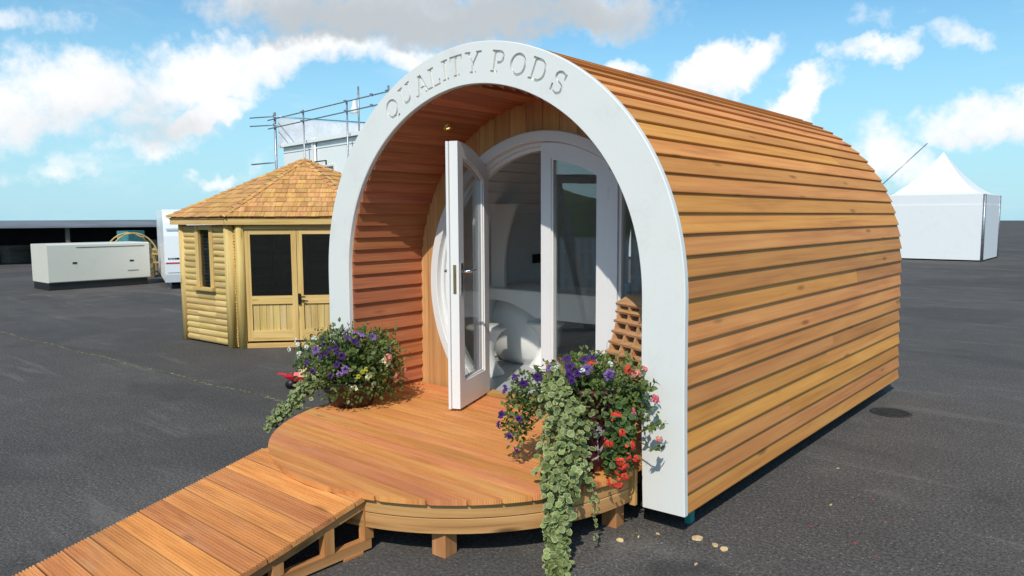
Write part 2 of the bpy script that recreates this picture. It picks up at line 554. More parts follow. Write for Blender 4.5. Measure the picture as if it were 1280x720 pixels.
def letter_pieces(ch):
    B = lambda x0, x1, y0, y1: ('poly', [(x0, y0), (x1, y0), (x1, y1), (x0, y1)])
    arc = lambda cx, cy, rx, ry, a0, a1, n=24: [(cx + rx * cos(radians(a0 + (a1 - a0) * i / n)), cy + ry * sin(radians(a0 + (a1 - a0) * i / n))) for i in range(n + 1)]
    st = .15; sf = .095
    if ch == 'I': return [B(-st / 2, st / 2, 0, 1), B(-.22, .22, 0, sf), B(-.22, .22, 1 - sf, 1)]
    if ch == 'T': return [B(-st / 2, st / 2, 0, .95), B(-.2, .2, 0, sf), B(-.42, .42, 1 - sf, 1), B(-.42, -.33, .76, .95), B(.33, .42, .76, .95)]
    if ch == 'L': return [B(-.27, -.27 + st, 0, 1), B(-.4, .03, 1 - sf, 1), B(-.4, .38, 0, sf), B(.29, .38, .05, .3)]
    if ch == 'A': return [('poly', [(-.42, 0), (-.3, 0), (.06, 1), (-.08, 1)]), ('poly', [(.25, 0), (.42, 0), (.06, 1), (-.09, 1)]), B(-.25, .25, .3, .39), B(-.56, -.18, 0, sf), B(.14, .56, 0, sf), B(-.2, .04, 1 - sf, 1)]
    if ch == 'Y': return [('poly', [(-.46, 1), (-.3, 1), (.06, .42), (-.07, .42)]), ('poly', [(.32, 1), (.44, 1), (.07, .42), (-.06, .42)]), B(-st / 2, st / 2, 0, .5), B(-.2, .2, 0, sf), B(-.56, -.17, 1 - sf, 1), B(.18, .56, 1 - sf, 1)]
    if ch == 'U': return [('rib', [(-.3, 1), (-.3, .8), (-.3, .5)] + arc(0, .36, .3, .3, 180, 360) + [(.3, .5), (.3, .8), (.3, 1)], .13, False), B(-.5, -.1, 1 - sf, 1), B(.12, .5, 1 - sf, 1)]
    if ch == 'O': return [('rib', arc(0, .5, .42, .45, 0, 360, 40)[:-1], .125, True)]
    if ch == 'Q': return [('rib', arc(0, .5, .42, .45, 0, 360, 40)[:-1], .125, True), ('rib', [(-.08, .12), (.04, .07), (.14, -.06), (.26, -.12), (.38, -.06)], .1, False)]
    if ch == 'P': return [B(-.27, -.27 + st, 0, 1), B(-.42, .03, 0, sf), B(-.42, -.2, 1 - sf, 1), ('rib', [(-.2, .945), (0, .945)] + arc(.06, .7, .25, .245, 90, -90) + [(0, .455), (-.2, .455)], .115, False)]
    if ch == 'D': return [B(-.34, -.34 + st, 0, 1), B(-.48, -.3, 0, sf), B(-.48, -.3, 1 - sf, 1), ('rib', [(-.3, .945), (-.05, .945)] + arc(-.02, .5, .4, .445, 90, -90) + [(-.05, .055), (-.3, .055)], .12, False)]
    if ch == 'S':
        pts = arc(0, .74, .25, .21, 35, 255, 18) + arc(0, .27, .28, .225, 75, -150, 18)[0:]
        return [('rib', pts, .12, False), B(.22, .31, .68, .96), B(-.33, -.24, .04, .36)]
    return []


LET = [('Q', -.684, 2.289), ('U', -.55, 2.366), ('A', -.398, 2.41), ('L', -.282, 2.442), ('I', -.186, 2.468), ('T', -.09, 2.481), ('Y', .049, 2.483), ('P', .247, 2.461), ('O', .396, 2.424), ('D', .541, 2.374), ('S', .677, 2.292)]
LH = .124
DEPTH = .015
cut = bmesh.new()


def tilt_at(x):
    i = min(range(NO), key=lambda k: abs((OUT[k].x - .117 * onrm(k).x) - abs(x)))
    n = onrm(i); n = V(n.x * (1 if x >= 0 else -1), 0, n.z)
    return n


def add_prism2d(bm, quads_loop, xf, y0, y1):
    pass


jit = 0
for ch, lx, lz in LET:
    n = tilt_at(lx); t = V(n.z, 0, -n.x)      # up and right of the letter
    for pc in letter_pieces(ch):
        jit += 1
        d = DEPTH + (jit % 7) * .0002; f0 = -.02 - (jit % 5) * .0007
        P = lambda q, y: V(lx, 0, lz) + t * (q[0] * LH) + n * ((q[1] - .5) * LH) + V(0, y, 0)
        if pc[0] == 'poly':
            a = [cut.verts.new(P(q, f0)) for q in pc[1]]; b = [cut.verts.new(P(q, d)) for q in pc[1]]
            k = len(a)
            cut.faces.new(a); cut.faces.new(b[::-1])
            for i in range(k): cut.faces.new([a[i], b[i], b[(i + 1) % k], a[(i + 1) % k]])
        else:
            Lf, Rt = ribbon(pc[1], pc[2], pc[3])
            vs = [[cut.verts.new(P(q, y)) for q in side] for side in (Lf, Rt) for y in (f0, d)]
            la, lb, ra, rb = vs; k = len(la)
            for i in range(k if pc[3] else k - 1):
                j = (i + 1) % k
                cut.faces.new([la[i], la[j], ra[j], ra[i]]); cut.faces.new([lb[j], lb[i], rb[i], rb[j]])
                cut.faces.new([la[j], la[i], lb[i], lb[j]]); cut.faces.new([ra[i], ra[j], rb[j], rb[i]])
            if not pc[3]:
                cut.faces.new([la[0], ra[0], rb[0], lb[0]]); cut.faces.new([ra[-1], la[-1], lb[-1], rb[-1]])
bmesh.ops.recalc_face_normals(cut, faces=cut.faces)
cme = bpy.data.meshes.new('letter_cutter'); cut.to_mesh(cme); cut.free()
cob = bpy.data.objects.new('letter_cutter', cme); COL.objects.link(cob)

# ------------------------------------------------------------------ the pod
POD_L = 4.05
FACE = .2387
pod = thing('garden_pod', 'cedar clad garden pod with a white horseshoe arch lettered QUALITY PODS and an open door', 'garden pod', (0, 2.0, 0))
ar = MB()
seq = [(1, i) for i in range(0, NO + 1, 2)] + [(-1, i) for i in range(NO - 2, -1, -2)]


def arch_ring(k):
    s, i = seq[k]; p = OUT[i]; n = onrm(i)
    return V(p.x * s, 0, p.z), V(n.x * s, 0, n.z), V(0, 1, 0)


# the boards' depth: a small bevel on both front edges
ar.sweep([(0, .004), (-.004, 0), (-FACE + .004, 0), (-FACE, .004), (-FACE, .034), (0, .034)], arch_ring, len(seq), tone=.5)
arch = ar.build('front_arch', M['white'], pod)
cob.location = -BASE[pod.name]
bpy.context.view_layer.update()
cob.parent = pod
bpy.context.view_layer.update()
bo = arch.modifiers.new('engrave', 'BOOLEAN'); bo.operation = 'DIFFERENCE'; bo.object = cob; bo.solver = 'EXACT'; bo.use_self = True
bpy.context.view_layer.update()
dg = bpy.context.evaluated_depsgraph_get()
newme = bpy.data.meshes.new_from_object(arch.evaluated_get(dg))
arch.modifiers.clear(); old = arch.data; arch.data = newme; newme.name = 'front_arch'
bpy.data.objects.remove(cob)
arch['label'] = 'white painted front arch with the words QUALITY PODS cut into it'

for (hx, hz) in ((1.045, 1.985), (1.33, 1.19), (-1.33, 1.3), (1.33, .5)):
    b = MB(); b.lathe([(.0001, -.0006), (.0045, -.0006)], (0, 0, 0), 10, rot=Matrix.Rotation(pi / 2, 3, 'X')); b.v = [p + V(hx, -.0004, hz) for p in b.v]
    b.build('screw_hole', M['black'], pod)

# cladding: lapped boards on both flanks and over the roof
PITCH_B = .1055
cl = MB()
nb = int(OLEN / PITCH_B)
pb = OLEN / nb
for side in (1, -1):
    for k in range(nb):
        s0 = k * pb - (0.0 if k else -.004); s1 = (k + 1) * pb
        a = opoint(s0, -.001, 0, side); b = opoint(min(s1 + .012, OLEN), -.017, 0, side)
        c = opoint(min(s1 + .012, OLEN), -.033, 0, side); d = opoint(s0, -.028, 0, side)
        sa = opoint(s0 + .006, .000, 0, side)
        y0 = .0345; ln = POD_L + random.uniform(-.012, .012) - y0
        prof = [(p.x, p.z) for p in (d, a, sa, b, c)]
        # butt joint somewhere along some of the boards
        if random.random() < .16:
            j = random.uniform(1.2, 3.2)
            t1, t2 = random.random(), random.random()
            for (q0, q1, tt) in ((0, j - .001, t1), (j + .001, ln, t2)):
                cl.ext(prof, (0, y0 + q0, 0), V(1, 0, 0), V(0, 0, 1), V(0, 1, 0), q1 - q0, tone=tt)
        else:
            cl.ext(prof, (0, y0, 0), V(1, 0, 0), V(0, 0, 1), V(0, 1, 0), ln, tone=random.random())
cl.build('cladding', M['cedar'], pod)

# roof ridge cap
rc = MB()
rc.ext([(-.09, -.006), (0, .004), (.09, -.006), (.09, .004), (0, .013), (-.09, .004)], (0, .036, H_ - .012), V(1, 0, 0), V(0, 0, 1), V(0, 1, 0), POD_L - .04, tone=.5)
rc.build('ridge_cap', M['cedar'], pod)

# porch lining: lapped boards inside the arch
YW = .69
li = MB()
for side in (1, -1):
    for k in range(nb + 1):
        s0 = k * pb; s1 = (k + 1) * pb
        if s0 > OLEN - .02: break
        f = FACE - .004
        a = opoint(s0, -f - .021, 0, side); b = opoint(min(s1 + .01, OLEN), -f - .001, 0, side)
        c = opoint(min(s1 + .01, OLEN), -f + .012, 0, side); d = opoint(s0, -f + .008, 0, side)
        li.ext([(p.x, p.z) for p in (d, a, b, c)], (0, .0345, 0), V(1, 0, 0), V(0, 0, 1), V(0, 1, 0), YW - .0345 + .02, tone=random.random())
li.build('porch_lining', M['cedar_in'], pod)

# porch back wall, vertical boards round a circular hole
ZC, RH = 1.096, 1.03
wl = MB(); bw = .142
x = -1.28 + .02
while x < 1.28:
    x0, x1 = x, min(x + bw - .003, 1.28)
    tone = random.random()
    ns = 7
    xs = [x0 + (x1 - x0) * i / (ns - 1) for i in range(ns)]
    up = lambda q: max(top_at(q, -FACE + .03), ZC) if abs(q) < 1.21 else ZC + .2
    hole = lambda q: sqrt(max(RH * RH - q * q, 0))
    if min(abs(x0), abs(x1)) >= RH or (x0 > RH or x1 < -RH):
        wl.slab(xs, lambda q: .2, up, YW, YW + .022, tone)
    else:
        wl.slab(xs, lambda q: ZC + hole(q), lambda q: max(up(q), ZC + hole(q) + .001), YW, YW + .022, tone)
        if hole(x0) < ZC - .2 or hole(x1) < ZC - .2:
            wl.slab(xs, lambda q: .2, lambda q: max(ZC - hole(q), .201), YW, YW + .022, tone)
    x += bw
wl.build('porch_wall', M['pine_wall'], pod)

# round door frame with stepped mouldings
fr = MB()
prof = [(1.058, YW - .003), (1.055, YW - .030), (1.050, YW - .034), (.990, YW - .034), (.985, YW - .030), (.985, YW + .012), (.962, YW + .012), (.958, YW + .016), (.958, YW + .036), (.934, YW + .036), (.930, YW + .040), (.930, YW + .075), (1.058, YW + .075)]
a0, a1 = -50.5, 230.5; na = 120


def ring(i):
    a = radians(a0 + (a1 - a0) * i / (na - 1))
    return V(0, 0, ZC), V(cos(a), 0, sin(a)), V(0, 1, 0)


fr.sweep(prof, ring, na, tone=.5)
frame = fr.build('door_frame', M['frame_white'], pod)
ps = MB()
for sx in (1, -1):
    zt = lambda q: ZC + sqrt(.955 ** 2 - q * q); zb = lambda q: .302
    ps = MB(); ps.slab([sx * v for v in ((.548, .58, .615) if sx > 0 else (.615, .58, .548))], zb, zt, YW - .012, YW + .062, .5)
    # slim bead next to the sidelight
    xs = [sx * v for v in ((.617, .635) if sx > 0 else (.635, .617))]
    ps.slab(xs, zb, lambda q: ZC + sqrt(.93 ** 2 - q * q), YW + .004, YW + .05, .5)
    ps.build('mullion', M['frame_white'], frame)
sg = MB()
for sx in (1, -1):
    v = [.637 + (.925 - .637) * i / 12 for i in range(13)]
    xs = [sx * q for q in v] if sx > 0 else [sx * q for q in v[::-1]]
    sg = MB(); sg.slab(xs, lambda q: max(.302, ZC - sqrt(max(.932 ** 2 - q * q, 0))), lambda q: ZC + sqrt(max(.932 ** 2 - q * q, 0)) + .001, YW + .024, YW + .030, .5)
    sg.build('sidelight', M['glass'], frame)
th = MB(); th.box((0, YW + .02, .307), (1.09, .11, .016), tone=.8); th.build('threshold', M['rim'], frame)


def leaf_meshes(mirror):
    """one door leaf in closed position; mirror=-1 is the left one. returns builders frame, glass"""
    f = MB(); gl = MB()
    R0, R1 = .975, .878
    zlo = .318; x0, x1 = .004, .544
    y0, y1 = YW + .000, YW + .058
    xa, xb = .088, .458

    def xs(a, b, n): 
        v = [a + (b - a) * i / (n - 1) for i in range(n)]
        return v if mirror > 0 else [-q for q in v[::-1]]
    top = lambda q: ZC + sqrt(R0 * R0 - q * q)
    gt = lambda q: ZC + sqrt(R1 * R1 - q * q)
    GB = .49
    f.slab(xs(x0, xa, 4), lambda q: zlo, top, y0, y1, .5)
    f.slab(xs(xb, x1, 4), lambda q: zlo, top, y0, y1, .5)
    f.slab(xs(xa, xb, 14), gt, top, y0, y1, .5)
    f.slab(xs(xa, xb, 3), lambda q: zlo, lambda q: GB, y0, y1, .5)
    # glazing beads
    for (ya, yb) in ((y0 + .008, y0 + .022), (y1 - .022, y1 - .008)):
        f.slab(xs(xa, xa + .012, 2), lambda q: GB + .012, lambda q: gt(q) - .012, ya, yb, .5)
        f.slab(xs(xb - .012, xb, 2), lambda q: GB + .012, lambda q: gt(q) - .012, ya, yb, .5)
        f.slab(xs(xa, xb, 3), lambda q: GB, lambda q: GB + .012, ya, yb, .5)
        f.slab(xs(xa, xb, 14), lambda q: gt(q) - .012, gt, ya, yb, .5)
    gl.slab(xs(xa - .002, xb + .002, 14), lambda q: GB - .002, lambda q: gt(q) + .002, YW + .024, YW + .034, .5)
    return f, gl


# right leaf: shut
f, gl = leaf_meshes(1)
door = f.build('door', M['frame_white'], pod); door['label'] = 'shut right hand glazed door'
gl.build('door_glass', M['glass'], door)
for z in (1.72, .75):
    hg = MB(); hg.tube([(.546, YW - .004, z - .045), (.546, YW - .004, z + .045)], .006, 8); hg.build('hinge', M['chrome'], door)

# left leaf: swung out onto the deck
f, gl = leaf_meshes(-1)
HX, HY = -.548, YW - .006
ANG = radians(-68.5)
rotz = Matrix.Rotation(ANG, 3, 'Z')


def swing(mb):
    mb.v = [rotz @ (p - V(HX, HY, 0)) + V(HX, HY, 0) for p in mb.v]
    return mb


# astragal on the meeting edge, outer side
f.slab([-.022, .014], lambda q: .318, lambda q: ZC + sqrt(.975 ** 2 - q * q) - .002, YW - .018, YW - .001, .5)
door2 = swing(f).build('door', M['frame_white'], pod); door2['label'] = 'open left hand glazed door'
swing(gl).build('door_glass', M['glass'], door2)
h = MB()
zc = 1.18
h.box((-.046, YW + .062, zc), (.034, .010, .21), bev=.003)
hd = swing(h).build('handle_plate', M['chrome'], door2)
h = MB()
h.tube([(-.046, YW + .066, zc + .05), (-.046, YW + .115, zc + .05)], .009, 10)
h.tube([(-.046, YW + .112, zc + .05), (-.075, YW + .116, zc + .052), (-.165, YW + .112, zc + .058)], [.009, .009, .007], 10)
swing(h).build('lever_handle', M['chrome'], door2)
h = MB()
h.box((-.046, YW - .006, zc), (.034, .010, .21), bev=.003)
h.tube([(-.046, YW - .01, zc + .05), (-.046, YW - .06, zc + .05)], .009, 10)
h.tube([(-.046, YW - .057, zc + .05), (-.165, YW - .06, zc + .058)], .008, 10)
swing(h).build('outer_handle', M['chrome'], door2)
h = MB(); h.box((-.0025, YW + .03, zc), (.003, .022, .19)); h.box((.000, YW + .03, zc + .03), (.006, .012, .03)); h.box((.000, YW + .03, zc - .04), (.006, .012, .03))
swing(h).build('lock_plate', M['brass'], door2)
h = MB(); h.box((-.046, YW - .016, zc - .075), (.02, .004, .05), bev=.003); h.tube([(-.046, YW - .012, zc - .02), (-.046, YW - .018, zc - .055)], .002, 6)
swing(h).build('key', M['brass'], door2)

# inside of the pod: painted shell, back wall and floor
sh = MB()
IN = [opoint(OLEN * i / 60, -.11) for i in range(61)]
for side in (1, -1):
    for i in range(60):
        a, b = IN[i], IN[i + 1]
        # shallow V groove between boards every second step
        n = 1
        vs = []
        for y in (YW + .076, POD_L - .12):
            vs += [V(a.x * side, y, a.z), V(b.x * side, y, b.z)]
        sh.add(vs, [[0, 1, 3, 2]], tone=.5)
        if i % 2 == 0:
            d = (b - a).normalized(); nn = V(d.z, 0, -d.x)
            q0 = a - nn * .004; 
            sh.bar(V(q0.x * side, YW + .08, q0.z), V(q0.x * side, POD_L - .125, q0.z), .006, .006, up=(0, 0, 1), tone=.5)
sh.build('inner_shell', M['white_int'], pod)
bk = MB()
bk.slab([-1.30 + 2.6 * i / 40 for i in range(41)], lambda q: .16, lambda q: max(top_at(q, -.10), 1.2), POD_L - .12, POD_L - .08, .5)
bk.build('back_wall', M['white_int'], pod)
fl = MB(); fl.box((0, (YW + POD_L) / 2 - .02, .27), (2.58, POD_L - YW - .14, .04), tone=.5); fl.build('pod_floor', M['floor_grey'], pod)
# solid front panel behind the porch wall boards
jb = MB()
for side in (1, -1):
    pass
# skids and packers
sk = MB()
for x in (-1.22, 0, 1.22):
    sk = MB(); sk.box((x, 2.15, .0575), (.12, 3.6, .112), tone=.4); sk.build('skid', M['rubber'], pod)
pk = MB(); pk.box((1.375, .21, .057), (.03, .05, .112)); pk.build('packer', M['greenp'], pod)
# ceiling downlight in the porch
c = V(-.565, .385, 0); c.z = top_at(-.565, -FACE + .004 - .021) - .006
i0 = min(range(NO), key=lambda k: abs(OUT[k].x - FACE * onrm(k).x - .565)); nn = -V(-onrm(i0).x, 0, onrm(i0).z)
q = V(0, 0, -1).rotation_difference(nn).to_matrix()
dl = MB(); dl.lathe([(.016, -.002), (.018, -.010), (.034, -.008), (.036, .004)], c, 24, rot=q); spot = dl.build('downlight', M['brass'], pod)
dl = MB(); dl.lathe([(.0001, -.001), (.016, -.001)], c, 20, rot=q); dl.build('lamp', M['lamp'], spot)
# socket on the inside wall
so = MB(); xx = -half_at(1.21, -.11); so.box((xx + .012, 2.28, 1.19), (.012, .14, .085), bev=.003)
so.box((xx + .020, 2.25, 1.195), (.006, .022, .03)); so.box((xx + .020, 2.31, 1.195), (.006, .022, .03))
so.build('wall_socket', M['socket_black'], pod)

# ------------------------------------------------------------------ furniture inside the pod
ct = thing('curved_counter', 'white built-in counter with an arched apron seen through the open pod door', 'counter', (-.5, 1.9, .29))
c1 = MB(); c1.box((-.44, 1.76, .962), (1.70, .58, .03), bev=.006)
c1.build('counter_top', M['white_int'], ct)
ap = MB()
xs = [-1.285 + 1.69 * i / 40 for i in range(41)]
arcz = lambda q: .875 - .12 * ((q + 1.12) / .42) ** 2 if abs(q + 1.12) < .42 else .755
ap.slab(xs, lambda q: max(arcz(q), .755), lambda q: .946, 1.485, 1.51, .5)
ap.build('apron', M['white_int'], ct)
ld = MB(); ld.box((.38, 1.77, .618), (.04, .5, .652)); ld.build('side_panel', M['white_int'], ct)
dr = MB(); dr.lathe([(.001, .292), (.24, .292), (.33, .36), (.385, .47), (.40, .58), (.385, .70), (.33, .82), (.26, .90), (.001, .92)], (-1.12, 1.86, 0), 56, sx=.62 + .3, sy=.68)
tag(dr.build('round_drum', M['white_int'], base=(-1.12, 1.86, .292)), 'big pale rounded drum standing under the counter arch inside the pod', 'drum')
bp = MB()
for i in range(16):
    pass
NPZ = 12
pv = []
for yy_ in (1.58, 1.61):
    for k in range(NPZ + 1):
        t = k / NPZ; z = .978 + .72 * t
        xr = -1.115 + .14 * t ** 2.2 - .02 * sin(pi * t); pv += [V(-1.27, yy_, z), V(xr, yy_, z)]
m_ = 2 * (NPZ + 1); pf = []
for k in range(NPZ):
    a = 2 * k
    pf += [[a, a + 1, a + 3, a + 2], [m_ + a + 2, m_ + a + 3, m_ + a + 1, m_ + a], [a + 1, m_ + a + 1, m_ + a + 3, a + 3], [a + 2, m_ + a + 2, m_ + a, a]]
pf += [[0, m_, m_ + 1, 1], [m_ - 2, m_ - 1, 2 * m_ - 1, 2 * m_ - 2]]
bp.add(pv, pf, tone=.5)
tag(bp.build('curved_screen', M['white_int'], base=(-1.2, 1.6, .978)), 'pale curved panel standing on the counter at the back of the pod', 'panel')


def stool(x, y, label, name='hourglass_stool'):
    st = thing(name, label, 'stool', (x, y, .29), 'white stools inside the pod')
    s = MB(); s.lathe([(.001, .655), (.15, .655), (.165, .668), (.165, .685), (.155, .694), (.001, .694)], (x, y, 0), 32); s.build('seat', M['white_int'], st)
    s = MB(); s.lathe([(.15, .292), (.145, .305), (.10, .36), (.066, .44), (.062, .50), (.09, .59), (.135, .654)], (x, y, 0), 32); s.build('pedestal', M['white_int'], st)
    return st


stool(-1.0, 1.22, 'white hourglass stool seen through the glass of the open door')
stool(-.80, 1.76, 'white hourglass stool beside the edge of the shut door leaf')
tn = MB(); tn.lathe([(.001, .978), (.032, .978), (.033, .982), (.033, 1.071), (.028, 1.078), (.001, 1.078)], (.10, 1.62, 0), 20)
tag(tn.build('drink_tin', M['blue_tin'], base=(.10, 1.62, .978)), 'small pale blue tin on the counter behind the shut glass door', 'tin')

# ------------------------------------------------------------------ deck
DR = 1.185
dk = thing('round_deck', 'half round orange stained timber deck in front of the pod', 'deck', (0, -.2, 0))
bd = MB()
ys = [-DR, -1.088, -.97] + [-.97 + .1175 * i for i in range(1, 15)]
ys = [y for y in ys if y < YW - .04] + [YW - .036]
for y0, y1 in zip(ys, ys[1:]):
    y1 -= .0105
    pts = []
    K = 10
    lim = 1.195
    hw = lambda y: min(sqrt(max(DR * DR - y * y, 1e-5)), lim) if y < 0 else 1.172
    yy = [y0 + (y1 - y0) * i / K for i in range(K + 1)]
    right = [(hw(y), y) for y in yy]; left = [(-hw(y), y) for y in yy[::-1]]
    if y0 < .0345 and y1 > -.002:        # keep clear of the arch legs
        right = [(min(px_, 1.185), y) for px_, y in right]; left = [(max(px_, -1.185), y) for px_, y in left]
    poly = right + left; n = len(poly)
    tone = random.random()
    top = [V(px_, y, DECK_Z) for px_, y in poly]; bot = [V(px_, y, DECK_Z - .027) for px_, y in poly]
    wu = [(p[0], p[1] - y0, 0) for p in poly] * 2
    bd.add(top + bot, [list(range(n)), list(range(n, 2 * n))[::-1]] + [[i, n + i, n + (i + 1) % n, (i + 1) % n] for i in range(n)], wu, tone)
bd.build('deck_boards', M['deck'], dk)
for (z0, z1, r, tn_) in ((.202, .270, 1.160, .35), (.126, .198, 1.160, .6)):
    rb = MB()

    def rim(i, r=r, z0=z0):
        a = radians(180 + 180 * (i + .0) / 72 * .985 + 1.3)
        return V(cos(a) * r, sin(a) * r, z0), V(cos(a), sin(a), 0), V(0, 0, 1)
    rb.sweep([(0, .002), (0, z1 - z0 - .002), (-.002, z1 - z0), (-.028, z1 - z0), (-.030, z1 - z0 - .002), (-.030, 0), (-.002, 0)], rim, 73, tone=tn_)
    rb.build('rim_board', M['rim'], dk)
for sx in (1, -1):
    eb = MB(); eb.box((1.172 * sx, -.016, .205), (.036, .022, .185), tone=.8); eb.build('rim_end', M['rim'], dk)
for a in (-52.5, -3.5, -100, -150, -176):
    lg = MB(); r = 1.085
    p = V(cos(radians(a)) * r, sin(radians(a)) * r, 0)
    rot = Matrix.Rotation(radians(4), 3, 'Z')
    lg.box(p + V(0, 0, .0985), (.085, .085, .195), rot, tone=random.random(), bev=.003); lg.build('deck_leg', M['ramp_frame'], dk)
jo = MB()
for y in (-.75, -.3, .15, .55):
    w = sqrt(1.08 ** 2 - y * y) if y < 0 else 1.10
    jo.box((0, y, .215), (2 * w, .045, .11), tone=.4)
jo.build('joist', M['rim'], dk)

# ------------------------------------------------------------------ ramp
rp = thing('timber_ramp', 'grooved timber ramp sloping from the deck down to the asphalt', 'ramp', (-.1, -1.7, 0))
SL = .228; cs = 1 / sqrt(1 + SL * SL); sn = SL * cs
down = V(0, -cs, -sn); nrm = V(0, -sn, cs)
XL, XR = -.605, .385
top0 = V(0, -1.055, .298)
bds = MB(); bwid = .1165
k = 0; s = .0
prof_t = []


def grooved(w, n=8, d=.006):
    p = []
    for i in range(n):
        a = w * i / n; b = w / n
        p += [(a + b * .18, 0), (a + b * .62, 0), (a + b * .72, -d), (a + b * .98, -d)] if i < n - 1 else [(a + b * .18, 0), (a + b * .82, 0)]
    return [(0, -.004), (.002, 0)] + p[1:] + [(w - .002, 0), (w, -.004), (w, -.027), (0, -.027)]


while True:
    o = top0 + down * s
    if o.z - .03 < .0: break
    bds.ext(grooved(bwid - .0065), o + V(XL + random.uniform(-.003, .003), 0, 0), down, nrm, V(1, 0, 0), XR - XL + random.uniform(-.002, .004), tone=random.random())
    s += bwid
# the infill piece between the ramp and the round deck edge
K = 14
xs = [XL + .02 + (XR - XL - .02) * i / K for i in range(K + 1)]
up_ = [V(x, -sqrt(DR * DR - x * x) - .002 if True else 0, .299) for x in xs]
lo_ = [V(x, -1.0585 if True else 0, .2975) for x in xs]
vv = []
xs2 = [q for q in xs]
for x in xs2:
    ya = -sqrt(max(DR * DR - x * x, 0)) - .003; yb = -1.0575
    if ya < yb + .004: ya = yb + .004
    vv += [V(x, yb, .2975), V(x, ya, .299), V(x, yb, .272), V(x, ya, .272)]
fs = []
for i in range(len(xs2) - 1):
    a = 4 * i; b = a + 4
    fs += [[a, b, b + 1, a + 1], [a + 2, a + 3, b + 3, b + 2], [a, a + 2, b + 2, b], [a + 1, b + 1, b + 3, a + 3]]
fs += [[0, 1, 3, 2], [len(vv) - 4, len(vv) - 2, len(vv) - 1, len(vv) - 3]]
bds.add(vv, fs, [(p.x, p.y, 0) for p in vv], .35)
bds.build('ramp_boards', M['ramp'], rp)
for x in (XR - .035, -.11, XL + .035):
    st = MB()
    a = top0 + V(x, .02, -.050); L = (a.z - .03) / SL
    st.bar(a, a + V(0, -L, -L * SL), .038, .038, up=nrm, tone=.2)
    st.build('stringer', M['ramp_frame'], rp)
for x in (XR - .035, XL + .035):
    fo = MB(); fo.box((x, -1.53, .036), (.045, .93, .046), tone=.6); fo.build('bottom_rail', M['ramp_frame'], rp)
    for y in (-1.078, -1.30, -1.56, -1.82):
        zt = top0.z + (y - top0.y) * SL - .066
        po = MB(); po.box((x, y, .06 + (zt - .06) / 2), (.047, .05, zt - .06), tone=random.random()); po.build('ramp_post', M['ramp_frame'], rp)
    pd = MB(); pd.box((x, -1.17, .0065), (.05, .11, .013), tone=.9); pd.build('packing_piece', M['ramp'], rp)

# ------------------------------------------------------------------ plants
def leaf_pointed(mb, p, d, n, L, w, col, tone=None):
    d = d.normalized(); s = d.cross(n)
    if s.length < 1e-3: s = d.orthogonal()
    s.normalize(); n = s.cross(d)
    k = random.uniform(.1, .3) * L
    vs = [p, p + d * L * .3 + s * w * .42 + n * k * .3, p + d * L * .65 + s * w * .38 + n * k * .15, p + d * L - n * k * .4, p + d * L * .65 - s * w * .38 + n * k * .15, p + d * L * .3 - s * w * .42 + n * k * .3, p + d * L * .5 + n * k * .02]
    mb.add(vs, [[0, 1, 6], [1, 2, 6], [2, 3, 6], [3, 4, 6], [4, 5, 6], [5, 0, 6]], tone=tone, col=col, smooth=False)


def leaf_round(mb, p, d, n, r, cin, crim, tone=None, k=9):
    """round scalloped leaf with a pale rim"""
    d = d.normalized(); s = d.cross(n)
    if s.length < 1e-3: s = d.orthogonal()
    s.normalize(); n = s.cross(d)
    c = p + d * r
    vs = [c + n * r * -.12]; col = [cin]
    for ring_, rr in ((0, .72), (1, 1.0)):
        for i in range(k):
            a = 2 * pi * i / k
            q = rr * r * (1 + (.12 if ring_ and i % 2 else 0) * (1 if ring_ else 0))
            vs.append(c + d * cos(a) * q + s * sin(a) * q * .95 + n * random.uniform(-.06, .08) * r + n * (.05 if ring_ else 0) * r)
            col.append(crim if ring_ else cin)
    fs = [[0, 1 + i, 1 + (i + 1) % k] for i in range(k)]
    fs += [[1 + i, 1 + k + i, 1 + k + (i + 1) % k, 1 + (i + 1) % k] for i in range(k)]
    mb.add(vs, fs, tone=tone, col=col)


def petunia_mesh(name, c1, c2, r=.026, lobes=5):
    mb = MB(); K = lobes * 4
    vs = [V(0, 0, -.018)]; col = [c2]
    for (rr, z) in ((.22, -.004), (.7, .004), (1.0, .001)):
        for i in range(K):
            a = 2 * pi * i / K; lo = 1 + (.17 * cos(lobes * a) + .06 * sin(2 * a + 1)) * (rr > .5)
            vs.append(V(cos(a) * rr * r * lo, sin(a) * rr * r * lo, z + (.005 * sin(2 * lobes * a + 1) + .006 * sin(a * 2 + .7) - .006 * (rr > .9)) * (rr > .5))); col.append(c2 if rr < .5 else c1)
    fs = [[0, 1 + i, 1 + (i + 1) % K] for i in range(K)]
    for q in range(2):
        fs += [[1 + q * K + i, 1 + q * K + K + i, 1 + q * K + K + (i + 1) % K, 1 + q * K + (i + 1) % K] for i in range(K)]
    mb.add(vs, fs, tone=.5, col=col)
    o = mb.build(name, M['petal']); me = o.data; bpy.data.objects.remove(o)
    return me


def cluster_mesh(name, c1, c2, R=.03, n=16, r=.010):
    mb = MB()
    for k in range(n):
        t = random.uniform(0, 1.25); a = k * 2.4
        d = V(sin(t) * cos(a), sin(t) * sin(a), cos(t)); c = d * R + V(0, 0, -.4 * R)
        u = d.orthogonal().normalized(); v = d.cross(u)
        col = tuple(c1[i] + (c2[i] - c1[i]) * random.random() for i in range(3))
        for q in range(5):
            b = 2 * pi * q / 5 + k
            m_ = u * cos(b) + v * sin(b); s_ = d.cross(m_)
            mb.add([c, c + m_ * r * .6 + s_ * r * .45 + d * .001, c + m_ * r * 1.15 + d * .003, c + m_ * r * .6 - s_ * r * .45 + d * .001], [[0, 1, 2, 3]], tone=random.random(), col=col)
    o = mb.build(name, M['petal']); me = o.data; bpy.data.objects.remove(o)
    return me


